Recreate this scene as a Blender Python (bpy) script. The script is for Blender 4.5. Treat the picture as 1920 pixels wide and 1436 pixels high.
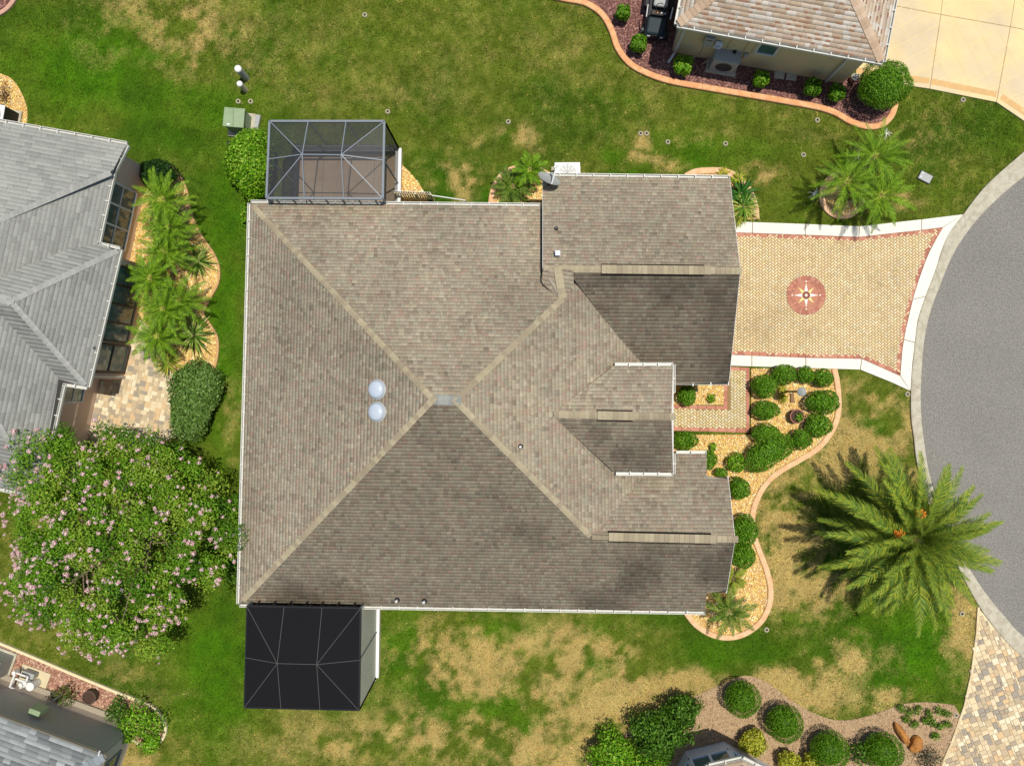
import bpy, bmesh, math, random
import numpy as np
from mathutils import Vector, Matrix, Quaternion

random.seed(7); np.random.seed(7)
for o in list(bpy.data.objects): bpy.data.objects.remove(o)
scene = bpy.context.scene

# ------------------------------------------------------------------ camera
# A drone hangs H metres over the lot and looks almost straight down.
H, FPX, W0, H0 = 27.5, 1360.0, 1920.0, 1436.0
NAD = (985.0, 728.0)                      # picture point right under the drone
def _cam(u, v): return Vector(((u-W0/2)/FPX, -(v-H0/2)/FPX, -1.0))
CAMQ = _cam(*NAD).rotation_difference(Vector((0, 0, -1)))
cam_data = bpy.data.cameras.new('camera'); cam = bpy.data.objects.new('camera', cam_data)
scene.collection.objects.link(cam); scene.camera = cam
cam.location = (0, 0, H); cam.rotation_mode = 'QUATERNION'; cam.rotation_quaternion = CAMQ
cam_data.sensor_width = 36.0; cam_data.lens = FPX/W0*36.0
cam_data.clip_start = 0.1; cam_data.clip_end = 3000

# ------------------------------------------------------------------ daylight
SUNV = Vector((0.18, 0.10, 1.0)).normalized()
world = bpy.data.worlds.new('World'); scene.world = world; world.use_nodes = True
wn = world.node_tree.nodes; wl = world.node_tree.links
bg = wn['Background']; sky = wn.new('ShaderNodeTexSky'); sky.sky_type = 'NISHITA'; sky.sun_disc = False
sky.sun_elevation = math.asin(SUNV.z); sky.sun_rotation = math.atan2(SUNV.x, SUNV.y)
wl.new(sky.outputs[0], bg.inputs[0]); bg.inputs[1].default_value = 0.11
sd = bpy.data.lights.new('sun', 'SUN'); sun = bpy.data.objects.new('sun', sd); scene.collection.objects.link(sun)
sd.energy = 4.6; sd.angle = math.radians(0.5); sd.color = (1.0, 0.955, 0.88)
sun.location = (10, 6, 40); sun.rotation_mode = 'QUATERNION'
sun.rotation_quaternion = SUNV.to_track_quat('Z', 'Y')
vs = scene.view_settings
vs.view_transform = 'Standard'; vs.look = 'None'; vs.exposure = 0.0; vs.gamma = 1.0; vs.use_curve_mapping = False

# ------------------------------------------------------------------ helpers
COL = scene.collection
def P(u, v, z=0.0):
    "world point at height z that the drone sees at picture position (u, v)"
    d = CAMQ @ _cam(u, v); t = (z-H)/d.z
    return Vector((d.x*t, d.y*t, z))
def PP(pts, z=0.0): return [P(a, b, z) for a, b in pts]
def on_plane(u, v, pl):
    n, p0 = pl; d = CAMQ @ _cam(u, v); o = Vector((0, 0, H))
    return o + d*((p0-o).dot(n)/d.dot(n))
def plane3(a, b, c):
    n = (b-a).cross(c-a).normalized()
    if n.z < 0: n = -n
    return (n, a.copy())
def plane_eave(a, b, slope, inside):
    d = (b-a); d.z = 0; d.normalize(); m = Vector((-d.y, d.x, 0))
    if m.dot(inside-a) < 0: m = -m
    return plane3(a, b, a+m+Vector((0, 0, slope)))
ENV = 1.42
def _lin(c):
    c /= 255.0
    return c/12.92 if c <= 0.04045 else ((c+0.055)/1.055)**2.4
def A(r, g, b, k=1.0):
    "surface colour (albedo) of something that shows as r,g,b in full daylight"
    return tuple(min(0.86, _lin(x)/ENV*k) for x in (r, g, b))

WL = {}
def wloc(o): return WL.get(o.name, Vector((0, 0, 0)))
def link(o, parent=None):
    COL.objects.link(o)
    if parent is not None:
        o.parent = parent; o.matrix_parent_inverse = Matrix.Translation(-wloc(parent))
    return o
def tag(o, label=None, cat=None, group=None, kind=None):
    if label: o['label'] = label
    if cat: o['category'] = cat
    if group: o['group'] = group
    if kind: o['kind'] = kind
    return o
def thing(name, label, cat, loc, group=None):
    o = bpy.data.objects.new(name, None); o.location = Vector(loc); o.empty_display_size = 0.3
    COL.objects.link(o); WL[o.name] = Vector(loc)
    return tag(o, label, cat, group)
def struct(name, me, kind='structure'):
    o = link(bpy.data.objects.new(name, me)); o['kind'] = kind; return o

def np_mesh(name, V, F, mat=None, cols=None, smooth=False):
    V = np.asarray(V, dtype=np.float32).reshape(-1, 3); F = np.asarray(F, dtype=np.int32)
    me = bpy.data.meshes.new(name); nf, k = F.shape
    me.vertices.add(len(V)); me.vertices.foreach_set('co', V.ravel())
    me.loops.add(nf*k); me.loops.foreach_set('vertex_index', F.ravel())
    me.polygons.add(nf); me.polygons.foreach_set('loop_start', np.arange(0, nf*k, k, dtype=np.int32))
    if smooth: me.polygons.foreach_set('use_smooth', np.ones(nf, dtype=bool))
    me.update(calc_edges=True)
    if cols is not None: set_tint(me, cols)
    if mat: me.materials.append(mat)
    return me
def set_tint(me, cols):
    n = len(me.vertices); c = np.ones((n, 4), dtype=np.float32)
    c[:, :3] = np.asarray(cols, dtype=np.float32).reshape(-1, 3) if np.ndim(cols) > 1 else np.tile(cols, (n, 1))
    a = me.color_attributes.new('tint', 'FLOAT_COLOR', 'POINT'); a.data.foreach_set('color', c.ravel())

class MB:
    "collects pieces of one part and builds them as one mesh"
    def __init__(s): s.v = []; s.f = []
    def add(s, vs_, fs):
        n = len(s.v); s.v += [tuple(x) for x in vs_]; s.f += [[i+n for i in f] for f in fs]; return s
    def prism(s, poly, z0, z1, bottom=False):
        n = len(poly); a = [(p[0], p[1], z0) for p in poly]; b = [(p[0], p[1], z1) for p in poly]
        ar = sum(poly[i][0]*poly[(i+1) % n][1]-poly[(i+1) % n][0]*poly[i][1] for i in range(n))
        if ar < 0: a.reverse(); b.reverse()
        fs = [list(range(n, 2*n))]+[[i, (i+1) % n, n+(i+1) % n, n+i] for i in range(n)]
        if bottom: fs.append(list(range(n-1, -1, -1)))
        return s.add(a+b, fs)
    def hexa(s, c):       # 8 corners: bottom 4 ccw, top 4 ccw
        return s.add(c, [[3, 2, 1, 0], [4, 5, 6, 7], [0, 1, 5, 4], [1, 2, 6, 5], [2, 3, 7, 6], [3, 0, 4, 7]])
    def box(s, c, sx, sy, sz, rz=0.0, M=None):
        c = Vector(c); ca, sa = math.cos(rz), math.sin(rz); out = []
        for dz in (-.5, .5):
            for dx, dy in ((-.5, -.5), (.5, -.5), (.5, .5), (-.5, .5)):
                x, y = dx*sx, dy*sy; p = Vector((ca*x-sa*y, sa*x+ca*y, dz*sz))
                if M is not None: p = M @ Vector((dx*sx, dy*sy, dz*sz))
                out.append(c+p)
        return s.hexa(out)
    def bar(s, a, b, w, h, up=Vector((0, 0, 1))):
        "beam from a to b, w wide and h high"
        a = Vector(a); b = Vector(b); d = (b-a).normalized()
        side = d.cross(up)
        if side.length < 1e-4: side = d.cross(Vector((0, 1, 0)))
        side.normalize(); u = side.cross(d).normalized(); S = side*w/2; U = u*h/2
        return s.hexa([a-S-U, a+S-U, b+S-U, b-S-U, a-S+U, a+S+U, b+S+U, b-S+U])
    def tube(s, pts, r, n=8, caps=True):
        pts = [Vector(p) for p in pts]; rs = r if isinstance(r, (list, tuple)) else [r]*len(pts); rings = []
        for i, p in enumerate(pts):
            d = (pts[min(i+1, len(pts)-1)]-pts[max(i-1, 0)]).normalized()
            q = d.orthogonal().normalized() if abs(d.z) < .9 else Vector((1, 0, 0)).cross(d).normalized()
            w = d.cross(q).normalized()
            rings.append([p+(q*math.cos(2*math.pi*k/n)+w*math.sin(2*math.pi*k/n))*rs[i] for k in range(n)])
        vs_ = [x for r_ in rings for x in r_]; fs = []
        for i in range(len(pts)-1):
            for k in range(n):
                fs.append([i*n+k, i*n+(k+1) % n, (i+1)*n+(k+1) % n, (i+1)*n+k])
        if caps: fs += [list(range(n-1, -1, -1)), [(len(pts)-1)*n+k for k in range(n)]]
        return s.add(vs_, fs)
    def lathe(s, c, prof, n=20):
        c = Vector(c); vs_ = []; fs = []
        for r, z in prof:
            for k in range(n):
                a = 2*math.pi*k/n; vs_.append(c+Vector((r*math.cos(a), r*math.sin(a), z)))
        for i in range(len(prof)-1):
            for k in range(n): fs.append([i*n+k, i*n+(k+1) % n, (i+1)*n+(k+1) % n, (i+1)*n+k])
        fs.append([(len(prof)-1)*n+k for k in range(n)])
        return s.add(vs_, fs)
    def mesh(s, name, mat, tint=None, smooth=False):
        me = bpy.data.meshes.new(name); me.from_pydata(s.v, [], s.f); me.update()
        if smooth:
            for p in me.polygons: p.use_smooth = True
        if tint is not None: set_tint(me, tint)
        me.materials.append(mat); return me
    def build(s, name, mat, parent=None, tint=None, smooth=False, bevel=0):
        o = link(bpy.data.objects.new(name, s.mesh(name, mat, tint, smooth)), parent)
        if bevel:
            b = o.modifiers.new('bevel', 'BEVEL'); b.width = bevel; b.segments = 2; b.limit_method = 'ANGLE'
        return o

def spline(pts, n=6, closed=False):
    pts = [Vector(p) for p in pts]; N = len(pts); out = []
    for i in range(N if closed else N-1):
        g = (lambda k: pts[k % N]) if closed else (lambda k: pts[min(max(k, 0), N-1)])
        p0, p1, p2, p3 = g(i-1), g(i), g(i+1), g(i+2)
        for k in range(n):
            t = k/n
            out.append(0.5*((2*p1)+(p2-p0)*t+(2*p0-5*p1+4*p2-p3)*t*t+(3*p1-p0-3*p2+p3)*t**3))
    if not closed: out.append(pts[-1])
    return out
def in_poly(x, y, poly):
    x = np.asarray(x); y = np.asarray(y); r = np.zeros(x.shape, dtype=bool); n = len(poly)
    for i in range(n):
        x0, y0 = poly[i][0], poly[i][1]; x1, y1 = poly[(i+1) % n][0], poly[(i+1) % n][1]
        if y0 == y1: continue
        c = ((y0 > y) != (y1 > y)) & (x < (x1-x0)*(y-y0)/(y1-y0)+x0); r ^= c
    return r
def vnoise(x, y, s, seed=0):
    x = np.asarray(x)/s+seed*17.3; y = np.asarray(y)/s+seed*9.7
    xi = np.floor(x).astype(np.int64); yi = np.floor(y).astype(np.int64); fx = x-xi; fy = y-yi
    fx = fx*fx*(3-2*fx); fy = fy*fy*(3-2*fy)
    def h(a, b):
        q = (a*374761393+b*668265263+seed*1442695) & 0x7fffffff
        q = ((q ^ (q >> 13))*1274126177) & 0x7fffffff
        return ((q ^ (q >> 16)) & 0xffff)/65535.0
    return (h(xi, yi)*(1-fx)+h(xi+1, yi)*fx)*(1-fy)+(h(xi, yi+1)*(1-fx)+h(xi+1, yi+1)*fx)*fy
def fbm(x, y, s, seed=0, o=4):
    t = 0; a = 0.5; tot = 0
    for k in range(o): t = t+a*vnoise(x, y, s/2**k, seed+k); tot += a; a *= 0.55
    return t/tot
def rotmats(N, rng, tilt=math.pi):
    "random rotations: spin about z and a tilt up to tilt"
    a = rng.uniform(0, 2*np.pi, N); b = rng.uniform(-tilt, tilt, N); c = rng.uniform(0, 2*np.pi, N)
    ca, sa, cb, sb, cc, sc = np.cos(a), np.sin(a), np.cos(b), np.sin(b), np.cos(c), np.sin(c)
    Rz = np.zeros((N, 3, 3)); Rz[:, 0, 0] = ca; Rz[:, 0, 1] = -sa; Rz[:, 1, 0] = sa; Rz[:, 1, 1] = ca; Rz[:, 2, 2] = 1
    Rx = np.zeros((N, 3, 3)); Rx[:, 0, 0] = 1; Rx[:, 1, 1] = cb; Rx[:, 1, 2] = -sb; Rx[:, 2, 1] = sb; Rx[:, 2, 2] = cb
    R2 = np.zeros((N, 3, 3)); R2[:, 0, 0] = cc; R2[:, 0, 1] = -sc; R2[:, 1, 0] = sc; R2[:, 1, 1] = cc; R2[:, 2, 2] = 1
    return Rz @ Rx @ R2
def scatter(name, T, F, pos, R, scl, cols, mat, smooth=False):
    "many copies of a small template as one mesh"
    T = np.asarray(T, float); F = np.asarray(F); N = len(pos)
    scl = np.asarray(scl, float)
    if scl.ndim == 1: scl = scl[:, None, None]
    else: scl = scl[:, None, :]
    V = np.einsum('nij,nkj->nki', R, T[None]*scl)+np.asarray(pos)[:, None, :]
    FF = (F[None]+(np.arange(N)*len(T))[:, None, None]).reshape(-1, F.shape[1])
    C = np.repeat(np.asarray(cols, float), len(T), axis=0)
    return np_mesh(name, V.reshape(-1, 3), FF, mat, C, smooth)
def pal(rng, N, cols, jit=0.12):
    c = np.array(cols)[rng.integers(0, len(cols), N)]
    return np.clip(c*(1+rng.normal(0, jit, (N, 1)))*(1+rng.normal(0, jit*0.25, (N, 3))), 0.003, 0.86)

# ------------------------------------------------------------------ materials
def _nt(name):
    m = bpy.data.materials.new(name); m.use_nodes = True; nt = m.node_tree
    return m, nt.nodes, nt.links, nt.nodes['Principled BSDF']
def mat(name, col=None, rough=0.8, nscale=8.0, namt=0.18, bump=0.0, bscale=60.0, metal=0.0, spec=0.3, col2=None, big=0.0, translucent=0.0):
    "procedural surface; col None takes the colour of each piece from its tint"
    m, N, L, B = _nt(name)
    tc = N.new('ShaderNodeNewGeometry')      # world position: alike pieces do not repeat their grain
    if col is None:
        at = N.new('ShaderNodeAttribute'); at.attribute_name = 'tint'; base = at.outputs['Color']
    else:
        rg = N.new('ShaderNodeRGB'); rg.outputs[0].default_value = (*col, 1); base = rg.outputs[0]
    if col2 is not None:
        n2 = N.new('ShaderNodeTexNoise'); n2.inputs['Scale'].default_value = nscale*0.35; n2.inputs['Detail'].default_value = 4
        L.new(tc.outputs['Position'], n2.inputs['Vector'])
        cr = N.new('ShaderNodeMapRange'); cr.inputs[1].default_value = 0.42; cr.inputs[2].default_value = 0.62; L.new(n2.outputs[0], cr.inputs[0])
        mx = N.new('ShaderNodeMix'); mx.data_type = 'RGBA'; L.new(cr.outputs[0], mx.inputs[0]); L.new(base, mx.inputs[6]); mx.inputs[7].default_value = (*col2, 1)
        base = mx.outputs[2]
    nz = N.new('ShaderNodeTexNoise'); nz.inputs['Scale'].default_value = nscale; nz.inputs['Detail'].default_value = 5; nz.inputs['Roughness'].default_value = 0.65
    L.new(tc.outputs['Position'], nz.inputs['Vector'])
    mr = N.new('ShaderNodeMapRange'); mr.inputs[1].default_value = 0.3; mr.inputs[2].default_value = 0.7
    mr.inputs[3].default_value = 1-namt; mr.inputs[4].default_value = 1+namt; L.new(nz.outputs[0], mr.inputs[0])
    fac = mr.outputs[0]
    if big > 0:
        nb = N.new('ShaderNodeTexNoise'); nb.inputs['Scale'].default_value = 0.55; nb.inputs['Detail'].default_value = 5
        L.new(tc.outputs['Position'], nb.inputs['Vector'])
        mb_ = N.new('ShaderNodeMapRange'); mb_.inputs[1].default_value = 0.3; mb_.inputs[2].default_value = 0.7
        mb_.inputs[3].default_value = 1-big; mb_.inputs[4].default_value = 1+big; L.new(nb.outputs[0], mb_.inputs[0])
        mm = N.new('ShaderNodeMath'); mm.operation = 'MULTIPLY'; L.new(fac, mm.inputs[0]); L.new(mb_.outputs[0], mm.inputs[1]); fac = mm.outputs[0]
    vm = N.new('ShaderNodeVectorMath'); vm.operation = 'SCALE'; L.new(base, vm.inputs[0]); L.new(fac, vm.inputs['Scale'])
    L.new(vm.outputs[0], B.inputs['Base Color'])
    B.inputs['Roughness'].default_value = rough; B.inputs['Metallic'].default_value = metal; B.inputs['Specular IOR Level'].default_value = spec
    if bump > 0:
        bn = N.new('ShaderNodeTexNoise'); bn.inputs['Scale'].default_value = bscale; bn.inputs['Detail'].default_value = 4
        L.new(tc.outputs['Position'], bn.inputs['Vector'])
        bp = N.new('ShaderNodeBump'); bp.inputs['Strength'].default_value = bump; bp.inputs['Distance'].default_value = 0.02
        L.new(bn.outputs[0], bp.inputs['Height']); L.new(bp.outputs[0], B.inputs['Normal'])
    if translucent > 0:
        tr = N.new('ShaderNodeBsdfTranslucent'); L.new(vm.outputs[0], tr.inputs[0])
        mx = N.new('ShaderNodeMixShader'); mx.inputs[0].default_value = translucent
        L.new(B.outputs[0], mx.inputs[1]); L.new(tr.outputs[0], mx.inputs[2]); L.new(mx.outputs[0], N['Material Output'].inputs[0])
    return m
M = {}
M['grass'] = mat('lawn_grass', None, 0.95, 22, 0.30, 0.5, 45, spec=0.05)
M['blade'] = mat('grass_blade', None, 0.85, 6, 0.12, spec=0.06, translucent=0.25)
M['asphalt'] = mat('asphalt', A(142, 138, 129), 0.9, 20, 0.42, 0.7, 30, big=0.05)
M['curb'] = mat('curb_concrete', A(206, 198, 174), 0.85, 12, 0.12, 0.15, 70, col2=A(190, 181, 156))
M['white_concrete'] = mat('white_concrete', A(250, 244, 226), 0.8, 5, 0.05, 0.1, 60)
M['tint'] = mat('tinted_masonry', None, 0.85, 30, 0.13, 0.25, 90)
M['shingle'] = mat('asphalt_shingle', None, 0.92, 24, 0.13, 0.3, 120, big=0.07, spec=0.2)
M['deck'] = mat('roof_felt', A(70, 66, 60), 0.95, 10, 0.1)
M['gutter'] = mat('white_gutter', A(226, 224, 212), 0.45, 6, 0.06)
M['soffit'] = mat('white_soffit', A(225, 222, 212), 0.7, 6, 0.05)
M['stucco_tan'] = mat('stucco_tan', A(206, 182, 132), 0.9, 14, 0.06, 0.25, 120)
M['stucco_brown'] = mat('stucco_brown', (0.66, 0.49, 0.37), 0.9, 14, 0.06, 0.25, 120)
M['stucco_taupe'] = mat('stucco_taupe', A(176, 164, 142), 0.9, 14, 0.06, 0.25, 120)
M['stucco_cream'] = mat('stucco_cream', A(226, 210, 170), 0.9, 14, 0.06, 0.25, 120)
M['white'] = mat('white_paint', A(246, 244, 238), 0.5, 10, 0.05)
M['frame_grey'] = mat('grey_aluminium', A(134, 142, 148), 0.4, 10, 0.05, metal=0.0)
M['frame_dark'] = mat('dark_bronze_frame', A(74, 62, 50), 0.45, 10, 0.08)
M['frame_blue'] = mat('blue_grey_frame', (0.66, 0.72, 0.78), 0.5, 10, 0.06)
M['green_box'] = mat('green_enamel', A(158, 176, 136), 0.5, 12, 0.07, col2=A(148, 168, 126))
M['grey_metal'] = mat('grey_metal', A(178, 180, 174), 0.5, 12, 0.08)
M['dark_metal'] = mat('dark_metal', A(44, 44, 46), 0.5, 12, 0.12)
M['black'] = mat('black_plastic', A(30, 30, 32), 0.4, 12, 0.12)
M['teal'] = mat('dark_teal_paint', A(36, 52, 56), 0.55, 12, 0.08, spec=0.2)
M['vent_black'] = mat('vent_plastic', A(34, 30, 26), 0.95, 12, 0.1, spec=0.02)
M['black_screen'] = mat('black_shade_cloth', A(30, 30, 32), 0.9, 60, 0.2, 0.2, 200, spec=0.1)
M['seam'] = mat('shade_seam', A(92, 90, 88), 0.8, 12, 0.08)
M['line_grey'] = mat('grey_seam', A(112, 110, 108), 0.6, 12, 0.08)
M['vinyl'] = mat('cream_vinyl', A(218, 214, 196), 0.5, 4, 0.05)
M['lanai_floor'] = mat('lanai_floor', A(214, 190, 160), 0.8, 2.2, 0.10, 0.1, 60, col2=A(206, 178, 150))
M['terracotta'] = mat('terracotta', A(168, 112, 92), 0.8, 20, 0.15, 0.2, 80)
M['bark'] = mat('palm_bark', A(126, 98, 72), 0.95, 26, 0.35, 0.7, 40)
M['twig'] = mat('grey_bark', A(150, 128, 106), 0.9, 26, 0.25, 0.4, 60)
M['leaf'] = mat('leaf', None, 0.5, 8, 0.10, spec=0.16, translucent=0.34)
M['frond'] = mat('palm_frond', None, 0.55, 5, 0.12, spec=0.15, translucent=0.28)
M['petal'] = mat('petal', None, 0.7, 8, 0.05, translucent=0.3)
M['stone'] = mat('pebble', None, 0.8, 30, 0.15)
M['mulch'] = mat('mulch_chip', None, 0.95, 30, 0.2)
M['rock'] = mat('orange_rock', A(206, 140, 66), 0.85, 9, 0.3, 0.8, 25, col2=A(176, 118, 60))
M['soil'] = mat('pot_soil', A(84, 62, 50), 0.95, 30, 0.3, 0.6, 60)
M['dome'] = mat('skylight_dome', A(206, 216, 226), 0.25, 4, 0.03, spec=0.6)
M['orange'] = mat('orange_fruit', A(246, 150, 44), 0.6, 40, 0.3)
M['glass'] = mat('window_glass', (0.07, 0.135, 0.125), 0.05, 3, 0.2, spec=0.9)  # teal reflections of the surroundings put into the base colour
M['glass_reflecting_green'] = mat('green_reflection_glass', (0.012, 0.055, 0.018), 0.06, 3, 0.25, spec=0.7)  # dark green reflection painted into the pane colour
def screen_mat(name, open_, col):
    m, N, L, B = _nt(name); B.inputs['Base Color'].default_value = (*col, 1); B.inputs['Roughness'].default_value = 0.6
    tr = N.new('ShaderNodeBsdfTransparent'); mx = N.new('ShaderNodeMixShader'); mx.inputs[0].default_value = open_
    L.new(B.outputs[0], mx.inputs[1]); L.new(tr.outputs[0], mx.inputs[2]); L.new(mx.outputs[0], N['Material Output'].inputs[0]); return m
M['screen'] = screen_mat('insect_screen', 0.50, (0.035, 0.037, 0.040))

GOLD = [A(250, 218, 132, 1.2), A(246, 206, 112, 1.2), A(255, 234, 170, 1.2), A(236, 190, 104, 1.2), A(248, 222, 150, 1.2), A(206, 156, 90, 1.1), A(255, 246, 206, 1.2), A(232, 178, 116, 1.2), A(252, 224, 120, 1.2)]
REDM = [A(164, 116, 104), A(144, 98, 88), A(182, 134, 120), A(130, 86, 78), A(198, 154, 138)]
TANM = [A(196, 150, 124), A(176, 128, 104), A(214, 174, 144), A(156, 110, 90), A(206, 160, 140), A(232, 200, 168)]
BRNM = [A(198, 166, 130), A(182, 150, 116), A(214, 184, 146), A(164, 132, 102), A(220, 194, 156)]
EXCL = []        # ground polygons that carry no grass

# ================================================================== road, kerb
kerb_in = spline([P(*p) for p in [(2150, 110), (2010, 205), (1920, 284), (1850, 346), (1805, 402), (1773, 448), (1752, 509), (1734, 556), (1720, 601), (1713, 654), (1707, 720), (1707, 780), (1712, 820), (1718, 868), (1735, 930), (1757, 985), (1790, 1052), (1831, 1130), (1872, 1186), (1920, 1235), (2010, 1310), (2140, 1385)]], 5)
kerb_out = spline([P(*p) for p in [(2175, 165), (2030, 258), (1920, 331), (1850, 392), (1812, 437), (1784, 482), (1763, 533), (1747, 575), (1736, 617), (1730, 662), (1726, 730), (1727, 780), (1731, 820), (1741, 883), (1758, 940), (1779, 995), (1811, 1055), (1848, 1112), (1884, 1156), (1920, 1194), (2010, 1262), (2150, 1330)]], 5)
rd = MB(); road_poly = [Vector(p) for p in kerb_out]+[P(3600, 1330), P(3600, 165)]
rd.add([(p.x, p.y, 0.008) for p in road_poly], [list(range(len(road_poly)))][:1])
me = rd.mesh('road', M['asphalt']); struct('road', me)
EXCL.append(road_poly)
EXCL.append(kerb_in+kerb_out[::-1])
kb = bpy.data.objects.new('kerb', None); COL.objects.link(kb); kb['kind'] = 'structure'
n_k = len(kerb_in)
def strip_section(mb, A0, B0, A1, B1, prof):
    "profile across the strip: list of (t across, z)"
    vs_ = [A0.lerp(B0, t)+Vector((0, 0, z)) for t, z in prof]+[A1.lerp(B1, t)+Vector((0, 0, z)) for t, z in prof]
    k = len(prof); mb.add(vs_, [[i, i+1, k+i+1, k+i] for i in range(k-1)]+[list(range(k-1, -1, -1)), list(range(k, 2*k))])
KPROF = [(0, -0.05), (0, 0.07), (0.12, 0.085), (0.42, 0.08), (0.62, 0.03), (0.75, 0.018), (1.0, 0.016), (1.0, -0.05)]
i = 0
while i < n_k-1:
    j = min(i+10, n_k-1); mb = MB()
    for q in range(i, j):
        a0, b0 = kerb_in[q], kerb_out[q]; a1, b1 = kerb_in[q+1], kerb_out[q+1]
        if q == j-1: a1 = a1.lerp(a0, 0.03); b1 = b1.lerp(b0, 0.03)
        strip_section(mb, a0, b0, a1, b1, KPROF)
    mb.build('kerb_stone', M['curb'], kb); i = j

# ================================================================== main driveway
drv = bpy.data.objects.new('driveway', None); COL.objects.link(drv); drv['kind'] = 'structure'
tw = [(1290, 412), (1410, 417), (1509, 420.5), (1611, 425), (1727, 412), (1805, 402.5)]     # top outer edge
ti = [(1290, 433), (1410, 437.5), (1509, 441), (1609, 445), (1727, 432), (1767, 427)]       # top inner
bi = [(1290, 662), (1409, 667), (1510, 671), (1615, 673), (1687, 705)]                      # bottom inner
bo = [(1290, 683), (1409, 687), (1510, 690), (1612, 693), (1671, 717), (1706, 733)]         # bottom outer
ri = [(1767, 427), (1750, 456), (1736, 485), (1715, 546), (1699, 609), (1690, 662), (1687, 705)]
rc = [P(1805, 402)]+[p for p in kerb_in if P(0, 404).y > p.y > P(0, 731).y]+[P(1706, 733)]
GAP = 0.012
def shrink(poly, g):
    c = sum((Vector(p) for p in poly), Vector((0, 0, 0)))/len(poly)
    return [Vector(p)+(c-Vector(p)).normalized()*g for p in poly]
def slab(poly, z=0.05, name='concrete_slab', m=None, parent=None):
    mb = MB(); mb.prism(shrink(poly, GAP), -0.05, z); return mb.build(name, m or M['white_concrete'], parent or drv, bevel=0.008)
for k in range(4):
    slab(PP([tw[k], tw[k+1], ti[k+1], ti[k]]))
slab(PP([tw[4], tw[5], ti[5], ti[4]]))
for k in range(3): slab(PP([bi[k], bi[k+1], bo[k+1], bo[k]]))
slab(PP([bi[3], bi[4], bo[5], bo[4], bo[3]]))
riw = spline(PP(ri), 4)
def near(poly, y): return min(range(len(poly)), key=lambda k: abs(poly[k].y-y))
ysp = [P(0, 427).y, P(0, 563).y, P(0, 640).y, P(0, 712).y]
for k in range(3):
    a0, a1 = near(riw, ysp[k]), near(riw, ysp[k+1]); b0, b1 = near(rc, ysp[k] if k else P(0, 402).y), near(rc, ysp[k+1] if k < 2 else P(0, 740).y)
    slab(riw[a0:a1+1]+rc[b0:b1+1][::-1], 0.048)
drive_all = PP(tw)+rc[1:-1]+PP(bo[::-1]); EXCL.append(drive_all)
mb = MB(); mb.prism(drive_all, -0.05, 0.022); mb.build('paving_bed', mat('paving_sand', A(158, 128, 84), 0.95, 30, 0.2), drv)

def along(pts, step, fn, gap=0.006):
    "walk a line and call fn(a, b) for each piece of about step"
    pts = [Vector(p) for p in pts]
    for k in range(len(pts)-1):
        a, b = pts[k], pts[k+1]; L_ = (b-a).length; n = max(1, round(L_/step)); d = (b-a)/L_
        for q in range(n): fn(a+d*(L_*q/n+gap), a+d*(L_*(q+1)/n-gap))
REDS = [A(204, 138, 112), A(196, 128, 104), A(212, 148, 122), A(188, 122, 100)]
PMESH = {}
def unit_block(key, col, m):
    if key not in PMESH:
        mb = MB(); b = 0.06
        mb.add([(-.5, -.5, 0), (.5, -.5, 0), (.5, .5, 0), (-.5, .5, 0), (-.5, -.5, .8), (.5, -.5, .8), (.5, .5, .8), (-.5, .5, .8), (-.5+b, -.5+b, 1), (.5-b, -.5+b, 1), (.5-b, .5-b, 1), (-.5+b, .5-b, 1)],
               [[0, 1, 5, 4], [1, 2, 6, 5], [2, 3, 7, 6], [3, 0, 4, 7], [4, 5, 9, 8], [5, 6, 10, 9], [6, 7, 11, 10], [7, 4, 8, 11], [8, 9, 10, 11]])
        PMESH[key] = mb.mesh(key[0], m, col)
    return PMESH[key]
def block(name, c, sx, sy, h, rz, parent, col, ci, m=None):
    o = bpy.data.objects.new(name, unit_block((name, ci), col, m or M['tint'])); link(o, parent)
    o.location = c; o.rotation_euler = (0, 0, rz); o.scale = (sx, sy, h); return o
def border(pts, inward, wd=0.165, step=0.30, parent=drv, z=0.045, cols=REDS, name='border_paver'):
    def fn(a, b):
        d = b-a; c = (a+b)/2+Vector((-d.y, d.x, 0)).normalized()*inward*wd/2; ci = random.randrange(len(cols))
        block(name, (c.x, c.y, 0.0), d.length, wd-0.008, z, math.atan2(d.y, d.x), parent, cols[ci], ci)
    along(pts, step, fn)
border(PP(ti), -1); border(riw, -1); border(PP(bi[::-1]), -1)

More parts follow.
